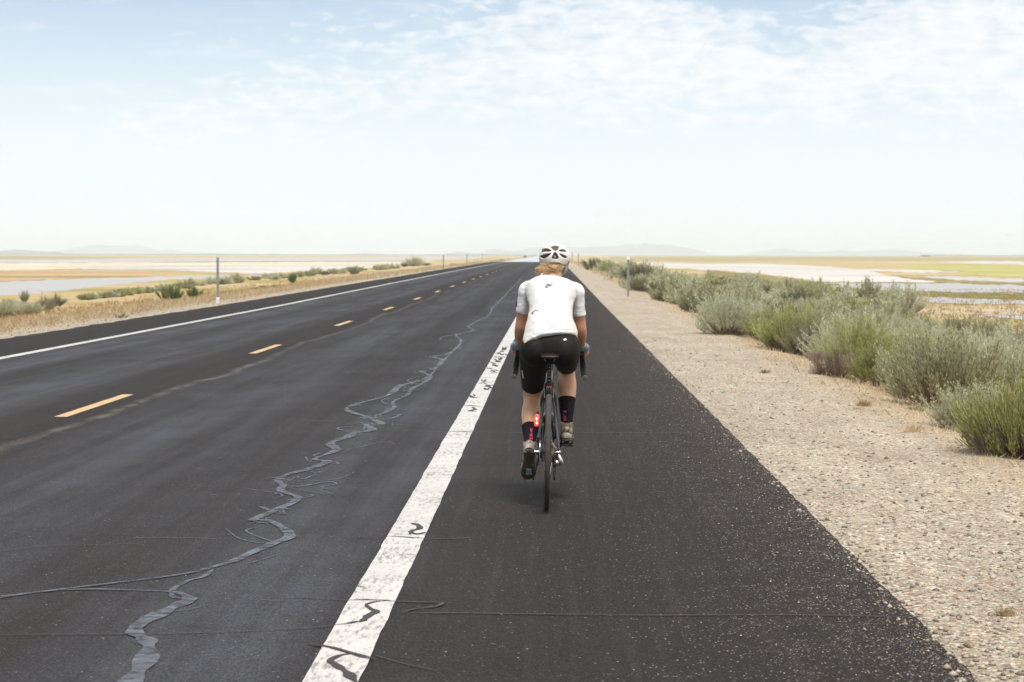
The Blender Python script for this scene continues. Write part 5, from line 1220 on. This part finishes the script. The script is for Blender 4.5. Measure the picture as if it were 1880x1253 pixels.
# gloves
for sg in (-1, 1):
    W = WRI[sg]; m = MB(); pm = Vector((sg*.204, .955, .915)); ca = W.lerp(ELB[sg], .10)
    m.tube([ca, W, W.lerp(pm, .5), pm, Vector((sg*.206, .990, .912))], [(.030, .026), (.034, .030), (.044, .031), (.047, .028), (.042, .021)], 20, 4, up=(0, 0, 1))
    m.tube([Vector((sg*.193, .915, .912)), Vector((sg*.177, .955, .905)), Vector((sg*.175, .972, .899))], [.014, .0135, .0125], 12, 3)
    for oy, l in zip((.020, .004, -.013, -.029), (.92, 1.0, .95, .78)):
        m.tube([Vector((sg*.215, .985+oy*.9, .914)), Vector((sg*(.203+.033*l), .999+oy, .902)), Vector((sg*(.204+.035*l), 1.003+oy, .888))], [.0110, .0108, .0100], 12, 3)
    g = remesh(m, 'glove', .0036, 2, M['glove'], rider)
    c = MB(); c.tube([ca.lerp(W, .1), ca.lerp(W, .75)], [(.0305, .0255), (.0325, .0275)], 20); c.build('cuff', M['glovedark'], g)

# helmet: pixel-traced rear vents cut through the shell, liner beneath
HM = Vector((.016, .745, 1.478)); HA, HBk, HCk = .0990, .138, .0880
def hp(px, py): return ((px-782)/2880+.016, 1.5655-(py-205)/2880)
VP = [[(712, 268), (755, 246), (825, 246), (862, 268), (830, 315), (795, 332), (752, 312)],
      [(525, 350), (560, 312), (620, 298), (682, 308), (725, 336), (690, 350), (620, 353), (560, 360)],
      [(855, 332), (895, 306), (950, 306), (988, 330), (1002, 352), (940, 348), (880, 345)],
      [(522, 440), (600, 400), (715, 382), (716, 392), (670, 436), (610, 470), (575, 470)],
      [(868, 382), (930, 397), (990, 422), (1012, 442), (978, 460), (930, 443), (888, 414)],
      [(792, 366), (818, 374), (868, 466), (800, 474), (728, 466), (772, 378)]]
def grow(poly, k=1.16):
    cx = sum(p[0] for p in poly)/len(poly); cy = sum(p[1] for p in poly)/len(poly)
    return [(cx+(p[0]-cx)*(k-.04), cy+(p[1]-cy)*(k+.08)) for p in poly]
def chaikin(p, n=2):
    for _ in range(n):
        q = []
        for i in range(len(p)):
            a, b = p[i], p[(i+1) % len(p)]; q += [(a[0]*.8+b[0]*.2, a[1]*.8+b[1]*.2), (a[0]*.2+b[0]*.8, a[1]*.2+b[1]*.8)]
        p = q
    return p
VP = [chaikin([hp(*q) for q in grow(poly, 1.2)]) for poly in VP]
EDGE = [hp(*q) for q in [(470, 500), (500, 545), (560, 580), (620, 582), (680, 552), (730, 540), (800, 535), (860, 542), (900, 560), (950, 584), (1010, 560), (1050, 500)]]
def inpoly(x, z, poly):
    c = False; n = len(poly)
    for i in range(n):
        (x1, z1), (x2, z2) = poly[i], poly[(i+1) % n]
        if (z1 > z) != (z2 > z) and x < (x2-x1)*(z-z1)/(z2-z1)+x1: c = not c
    return c
def shell(name, k, vents, mat, parent, thick):
    nu, nv = 300, 150; bm = bmesh.new(); grid = []
    for i in range(nv+1):
        th = math.pi*.70*i/nv; row = []
        for j in range(nu):
            a = 2*math.pi*j/nu
            dx, dy, dz = math.sin(th)*math.cos(a), math.sin(th)*math.sin(a), math.cos(th)
            r_ = k*(1+.02*math.cos(3*a)*math.sin(th)**2)
            x, y, z = HM.x+HA*dx*r_, HM.y+HBk*dy*r_, HM.z+HCk*dz*r_
            row.append(bm.verts.new((x, y, z)))
        grid.append(row)
    bm.verts.ensure_lookup_table()
    for i in range(nv):
        for j in range(nu):
            q = [grid[i][j], grid[i+1][j], grid[i+1][(j+1) % nu], grid[i][(j+1) % nu]]
            c = sum((v.co for v in q), Vector())/4
            rear = c.y < HM.y-.0
            if rear: 
                lim = lerp_table(c.x, EDGE); t = max(0, min(1, (HM.y-c.y)/.05)); lim = lim*t+(HM.z-.045)*(1-t)
                if c.z < lim: continue
                if vents and any(inpoly(c.x, c.z, p) for p in VP): continue
            else:
                if c.z < HM.z-.045+.045*max(0, (c.y-HM.y)/HBk): continue
                if vents:
                    u_, w_ = c.x-HM.x, (c.y-HM.y)
                    if c.z > HM.z+.015 and .012 < w_ < .115 and (abs(abs(u_)-.030) < .010 or abs(abs(u_)-.066) < .008 and w_ < .08 or abs(u_) < .008 and w_ > .04): continue
            try: bm.faces.new(q)
            except ValueError: pass
    bmesh.ops.remove_doubles(bm, verts=bm.verts, dist=1e-5)
    for v in [v for v in bm.verts if not v.link_faces]: bm.verts.remove(v)
    # relax the cut edges
    bev = [v for v in bm.verts if any(e.is_boundary for e in v.link_edges)]
    for _ in range(3):
        new = {}
        for v in bev:
            nb_ = [e.other_vert(v).co for e in v.link_edges if e.is_boundary]
            if len(nb_) == 2: new[v] = v.co*.4+(nb_[0]+nb_[1])*.3
        for v, c in new.items(): v.co = c
    bmesh.ops.recalc_face_normals(bm, faces=bm.faces)
    me = bpy.data.meshes.new(name); bm.to_mesh(me); bm.free(); me.materials.append(mat); me.polygons.foreach_set('use_smooth', [True]*len(me.polygons))
    o = bpy.data.objects.new(name, me); col.objects.link(o); o.parent = parent
    s = o.modifiers.new('t', 'SOLIDIFY'); s.thickness = thick; s.offset = -1
    return o
helmet = shell('helmet', 1.0, True, M['helmet'], rider, .011)
shell('liner', .875, False, M['eps'], helmet, .004)
rb = MB(); rb.tube([Vector((x, HM.y-HBk*math.sqrt(max(0.02, 1-((x-HM.x)/HA)**2-((z-HM.z)/HCk)**2))*1.0-.001, z+.0035)) for x, z in [(e[0]*1.0, e[1]) for e in EDGE[2:-2]]], .0028, 8, 3); rb.build('rim', M['strap'], helmet)
rt = MB()   # retention cradle and straps at the nape
zc = 1.425
rt.tube([(-.050+.016, .650, zc+.012), (-.02+.016, .636, zc+.004), (.016, .632, zc), (.02+.016, .636, zc+.004), (.052+.016, .652, zc+.012)], [(.004, .006)]*5, 8, 4)
rt.build('cradle', M['eps'], helmet)
rt = MB(); rt.tube([(.080, .690, 1.440), (.058, .655, 1.428), (.044, .640, 1.420), (.052, .644, 1.408), (.068, .662, 1.418)], [(.003, .0022)]*5, 6, 5)
rt.tube([(.046, .634, 1.408), (.066, .650, 1.418), (.086, .690, 1.425)], [(.003, .0022)]*3, 6, 4); rt.tube([(.090, .700, 1.442), (.088, .712, 1.400), (.075, .735, 1.375)], [(.005, .0014)]*3, 6, 4); rt.tube([(-.062, .700, 1.442), (-.062, .712, 1.400), (-.045, .735, 1.375)], [(.005, .0014)]*3, 6, 4)
rt.build('straps', M['strap'], helmet)
bdg = MB(); bdg.ell((.018, .628, 1.482), (.009, .004, .006)); bdg.build('dial', M['greymetal'], helmet)

# hair: low messy bun with loose locks blown to the left
hr = MB(); h2 = random.Random(3); U = h2.uniform
hb = MB(); hb.ell((.006, .668, 1.425), (.070, .046, .040)); hb.ell((-.022, .652, 1.402), (.062, .030, .030)); hb.ell((.020, .634, 1.402), (.027, .022, .022)); hb.ell((-.062, .660, 1.402), (.030, .022, .020)); hb.ell((.0, .652, 1.384), (.045, .024, .018))
hairo = remesh(hb, 'hair', .0036, 5, M['hair'], rider, lambda p: .004*mnoise.noise(Vector((p.x*30, p.y*30, p.z*110))))
def surf(x, z, lift):      # a point just outside the hair mass, seen from behind
    h_ = hbv.ray_cast(Vector((x, .3, z)), Vector((0, 1, 0)))
    y = h_[0].y if h_[0] is not None else .655
    return Vector((x, y-lift, z))
hbv = BVHTree.FromPolygons([v.co for v in hairo.data.vertices], [tuple(p.vertices) for p in hairo.data.polygons])
for i in range(1500):
    kind = h2.random(); lift = U(.0005, .006)
    if kind < .34:      # gathered from under the helmet into the bun
        x0 = U(-.072, .076); z0 = 1.447-abs(x0)*.12+U(-.004, .004); e = (.020+U(-.020, .018), 1.402+U(-.016, .018)); q = .5+U(-.1, .1)
        P_ = [surf(x0, z0, lift), surf(x0+(e[0]-x0)*.35, z0+(e[1]-z0)*.55+U(-.004, .004), lift+.002), surf(x0+(e[0]-x0)*.75, z0+(e[1]-z0)*.9+U(-.003, .003), lift+.002), surf(*e, lift)]
    elif kind < .80:    # loose locks blown to the left and down over the nape
        x0 = U(-.060, .030); z0 = 1.425+U(-.025, .012); a = .22+.75*mnoise.noise(Vector((x0*22, z0*22, 1)))+U(-.06, .06); l = U(.055, .10); w = .005*mnoise.noise(Vector((x0*60, z0*60, 5))); xl_ = -.068-.03*max(0, 1-((z0-1.408)/.024)**2)-U(0, .005)
        P_ = []
        for t in (0, .3, .6, 1):
            x = x0-l*t; z = z0-l*math.sin(a)*t*(.6+.7*t)+w*math.sin(t*6+x0*40)
            x = max(x, xl_)
            P_.append(surf(x, max(z, 1.364), lift+(.006*t if x < -.07 else 0)))
    elif kind < .92:    # curls round the bun
        a0 = U(0, 6.28); r_ = U(.006, .024); P_ = [surf(.020+r_*math.cos(a0+t), 1.402+r_*.85*math.sin(a0+t), lift) for t in (0, .6, 1.2, 1.8)]
    elif kind < .97:    # short hair at the right nape
        x0 = U(.020, .055); P_ = [surf(x0, 1.402+U(-.01, .02), lift), surf(x0+U(-.01, .012), 1.385, lift), surf(x0+U(-.014, .018), 1.368+U(0, .01), lift+.003)]
    else:               # flyaways
        p0 = surf(U(-.06, .04), 1.40+U(-.02, .03), .004); P_ = [p0, p0+Vector((U(-.02, .02), -.012, U(-.012, .016))), p0+Vector((U(-.04, .045), -.012, U(-.03, .02)))]
    w_ = U(.0006, .0015); hr.tube(P_, [(w_, w_*.6)]*(len(P_)-1)+[(w_*.3, w_*.2)], 3, 4)
hr.build('locks', M['hair'], hairo)
eye = MB()
for sg in (-1, 1): eye.ell(HC+Vector((sg*.030, .086, .0)), (.011, .008, .007), nu=12, nv=8)
eye.build('eyes', M['white'], rider)
br_ = MB()
for sg in (-1, 1): br_.tube([HC+Vector((sg*.014, .094, .018)), HC+Vector((sg*.030, .092, .022)), HC+Vector((sg*.046, .080, .017))], .0025, 6, 3)
br_.build('eyebrows', M['hair'], rider)

# marks lying on the clothes, projected on to their surface from behind
def bvh(o): me = o.data; return BVHTree.FromPolygons([v.co for v in me.vertices], [tuple(p.vertices) for p in me.polygons])
def R2(px, py, D=12.75):
    """photo pixel -> local (x, z) on the rider at distance D"""
    X = (px-1015)/F*D; Z = CAMH-(py-467)/F*D; lx, lz = X-ORG.x, Z-ORG.z
    return lx*math.cos(LEAN)-lz*math.sin(LEAN), lz*math.cos(LEAN)+lx*math.sin(LEAN)
def decal(name, strokes, tree, mat, parent, off=.0018, D=12.75, pix=True):
    m = MB()
    for pts, w in strokes:
        q = [R2(*p, D) if pix else p for p in pts]; ws = w if isinstance(w, (list, tuple)) else [w]*len(q)
        dense = []
        for i in range(len(q)-1):
            nseg = max(2, int(math.dist(q[i], q[i+1])/.002))
            for k in range(nseg): t = k/nseg; dense.append((q[i][0]*(1-t)+q[i+1][0]*t, q[i][1]*(1-t)+q[i+1][1]*t, ws[i]*(1-t)+ws[i+1]*t))
        dense.append((*q[-1], ws[-1])); vs = []
        for i, (x, z, w_) in enumerate(dense):
            a = dense[max(0, i-1)]; b = dense[min(len(dense)-1, i+1)]; t = Vector((b[0]-a[0], b[1]-a[1])); t = t.normalized() if t.length > 1e-7 else Vector((1, 0)); n = Vector((-t.y, t.x))
            for s_ in (1, -1):
                px, pz = x+n.x*w_/2*s_, z+n.y*w_/2*s_; h_ = tree.ray_cast(Vector((px, -1, pz+ .046*1)), Vector((0, 1, -.046)).normalized())
                if h_[0] is None: h_ = tree.find_nearest(Vector((px, .3, pz)))
                vs.append(h_[0]+Vector((0, -off, off*.3)))
        m.add(vs, [(2*i, 2*i+1, 2*i+3, 2*i+2) for i in range(len(dense)-1)])
    return m.build(name, mat, parent, False)
M['seam'] = plain('pale_seam', (.50, .51, .53), .8, var=.1)
M['ink'] = plain('dark_print', (.05, .045, .07), .6, var=.1); M['greyink'] = plain('grey_print', (.42, .42, .44), .6, var=.1)
jt = bvh(jo)
Z1 = lambda x, y: (985+x/20.88, 500+y/20.88)
decal('script_logo', [([Z1(390, 340), Z1(430, 335), Z1(500, 322), Z1(560, 318), Z1(615, 300)], [.006, .007, .003, .003, .006]), ([Z1(615, 290), Z1(605, 315), Z1(590, 305)], .003),
    ([Z1(300, 430), Z1(345, 428), Z1(375, 400), Z1(420, 388), Z1(470, 365), Z1(520, 375), Z1(600, 362)], [.002, .004, .005, .004, .003, .004, .003]), ([Z1(350, 425), Z1(385, 445), Z1(390, 480)], [.004, .007, .005]),
    ([Z1(390, 460), Z1(440, 435), Z1(490, 405), Z1(540, 395)], [.004, .003, .003, .002])], jt, M['ink'], jo, D=12.80)
decal('small_mark', [([Z1(300, 925), Z1(325, 950), Z1(325, 985)], [.003, .005, .003])], jt, M['greyink'], jo, D=12.75)
decal('small_mark', [([Z1(590, 710), Z1(600, 760)], [.003, .004]), ([Z1(595, 800), Z1(600, 850)], [.004, .006])], jt, M['greyink'], jo, D=12.75)
decal('curved_mark', [([(977, 571.5), (978.5, 569), (981, 566.5), (984, 565), (987, 565.2), (989, 567)], [.010, .007, .004, .0035, .0035, .003])], jt, M['ink'], jo, D=12.62)
decal('hem_mark', [([(1007, 600.5), (1014, 597), (1020, 595.5), (1022, 594)], [.003, .006, .005, .003])], jt, M['greyink'], jo, D=12.5)
decal('pocket_seam', [([(995.5, 573), (996.5, 588), (998, 604)], .0022), ([(1025, 572), (1024, 586), (1023, 601)], .0022), ([(975, 573.5), (985, 572), (995.5, 573)], .0020), ([(995.5, 571), (1010, 569.5), (1025, 571)], .0022), ([(1025, 573), (1037, 574), (1046, 576)], .0020), ([(975, 612), (990, 607), (1010, 603), (1030, 600.5), (1050, 600)], .0016)], jt, M['seam'], jo, off=.0012, D=12.55)
decal('collar_band', [([(993, 514), (1004, 516), (1017, 516.8), (1030, 516), (1041, 513.5)], .0018)], jt, M['seam'], jo, off=.0012, D=12.85)
stree = bvh(so)
decal('round_logo', [([(1034.5, 620.8), (1036, 620.4), (1038, 619.9), (1040.5, 619.8)], [.003, .010, .011, .003])], stree, M['white'], so, D=12.45)
decal('thigh_stripe', [([(958.5, 677), (959.3, 684), (960.6, 692)], [.004, .0045, .004])], stree, M['white'], so, D=12.45)
for sg in (-1, 1):      # dark armbands at the outer edge of the sleeves
    m = MB(); s0, e0 = SHO[sg], ELB[sg]
    for k in range(1): 
        c = s0.lerp(e0, .30)+Vector((sg*.049, .004, 0)); d = s0.lerp(e0, .42)+Vector((sg*.048, .004, 0)); m.tube([c, c.lerp(d, .5)+Vector((sg*.001, 0, 0)), d], [(.004, .026), (.005, .028), (.004, .026)], 12, 2, up=(0, 1, 0))
    m.build('sleeve_patch', M['ink'], jo)
def block(ch, x, z, s):
    g = {'W': [[(0, 1), (.25, 0), (.5, .7), (.75, 0), (1, 1)]], 'T': [[(0, 1), (1, 1)], [(.5, 1), (.5, 0)]], 'N': [[(0, 0), (0, 1), (1, 0), (1, 1)]], 'R': [[(0, 0), (0, 1), (.8, 1), (.9, .75), (.8, .5), (0, .5)], [(.5, .5), (1, 0)]],
         'M': [[(0, 0), (0, 1), (.5, .3), (1, 1), (1, 0)]], 'I': [[(.5, 0), (.5, 1)]], 'L': [[(0, 1), (0, 0), (1, 0)]], 'S': [[(1, 1), (0, 1), (0, .5), (1, .5), (1, 0), (0, 0)]], 'H': [[(0, 0), (0, 1)], [(1, 0), (1, 1)], [(0, .5), (1, .5)]]}[ch]
    return [([(x+a*s, z-s*1.15+b*s*1.15) for a, b in st_], s*.24) for st_ in g]
for sg, txt, px, py, D in ((-1, 'WTRH', 974.2, 784, 12.43), (1, 'MLS', 1036.2, 748.5, 12.62)):
    tr = bvh(SOCKS[sg]); stx = []
    x, z = R2(px, py, D); s = .0125
    for i, c_ in enumerate(txt): stx += block(c_, x, z-i*(.0175 if sg < 0 else .022), s)
    decal('lettering', stx, tr, M['pink'], SOCKS[sg], off=.001, pix=False)

# ------------------------------------------------------------------ haze over the plain
hz = MB(); hz.box((0, 5900, 27.5), (26000, 12600, 61.0)); hzo = hz.build('haze', None, None, False)
hm_ = bpy.data.materials.new('haze_air'); hm_.use_nodes = True; nt = hm_.node_tree; nt.nodes.clear()
ho = nt.nodes.new('ShaderNodeOutputMaterial'); pv = nt.nodes.new('ShaderNodeVolumePrincipled')
pv.inputs['Color'].default_value = (.84, .935, 1.0, 1); pv.inputs['Density'].default_value = 1.7e-4; pv.inputs['Anisotropy'].default_value = 0.0
L(nt, pv.outputs[0], ho.inputs['Volume']); hzo.data.materials.append(hm_); tag(hzo, kind='stuff')
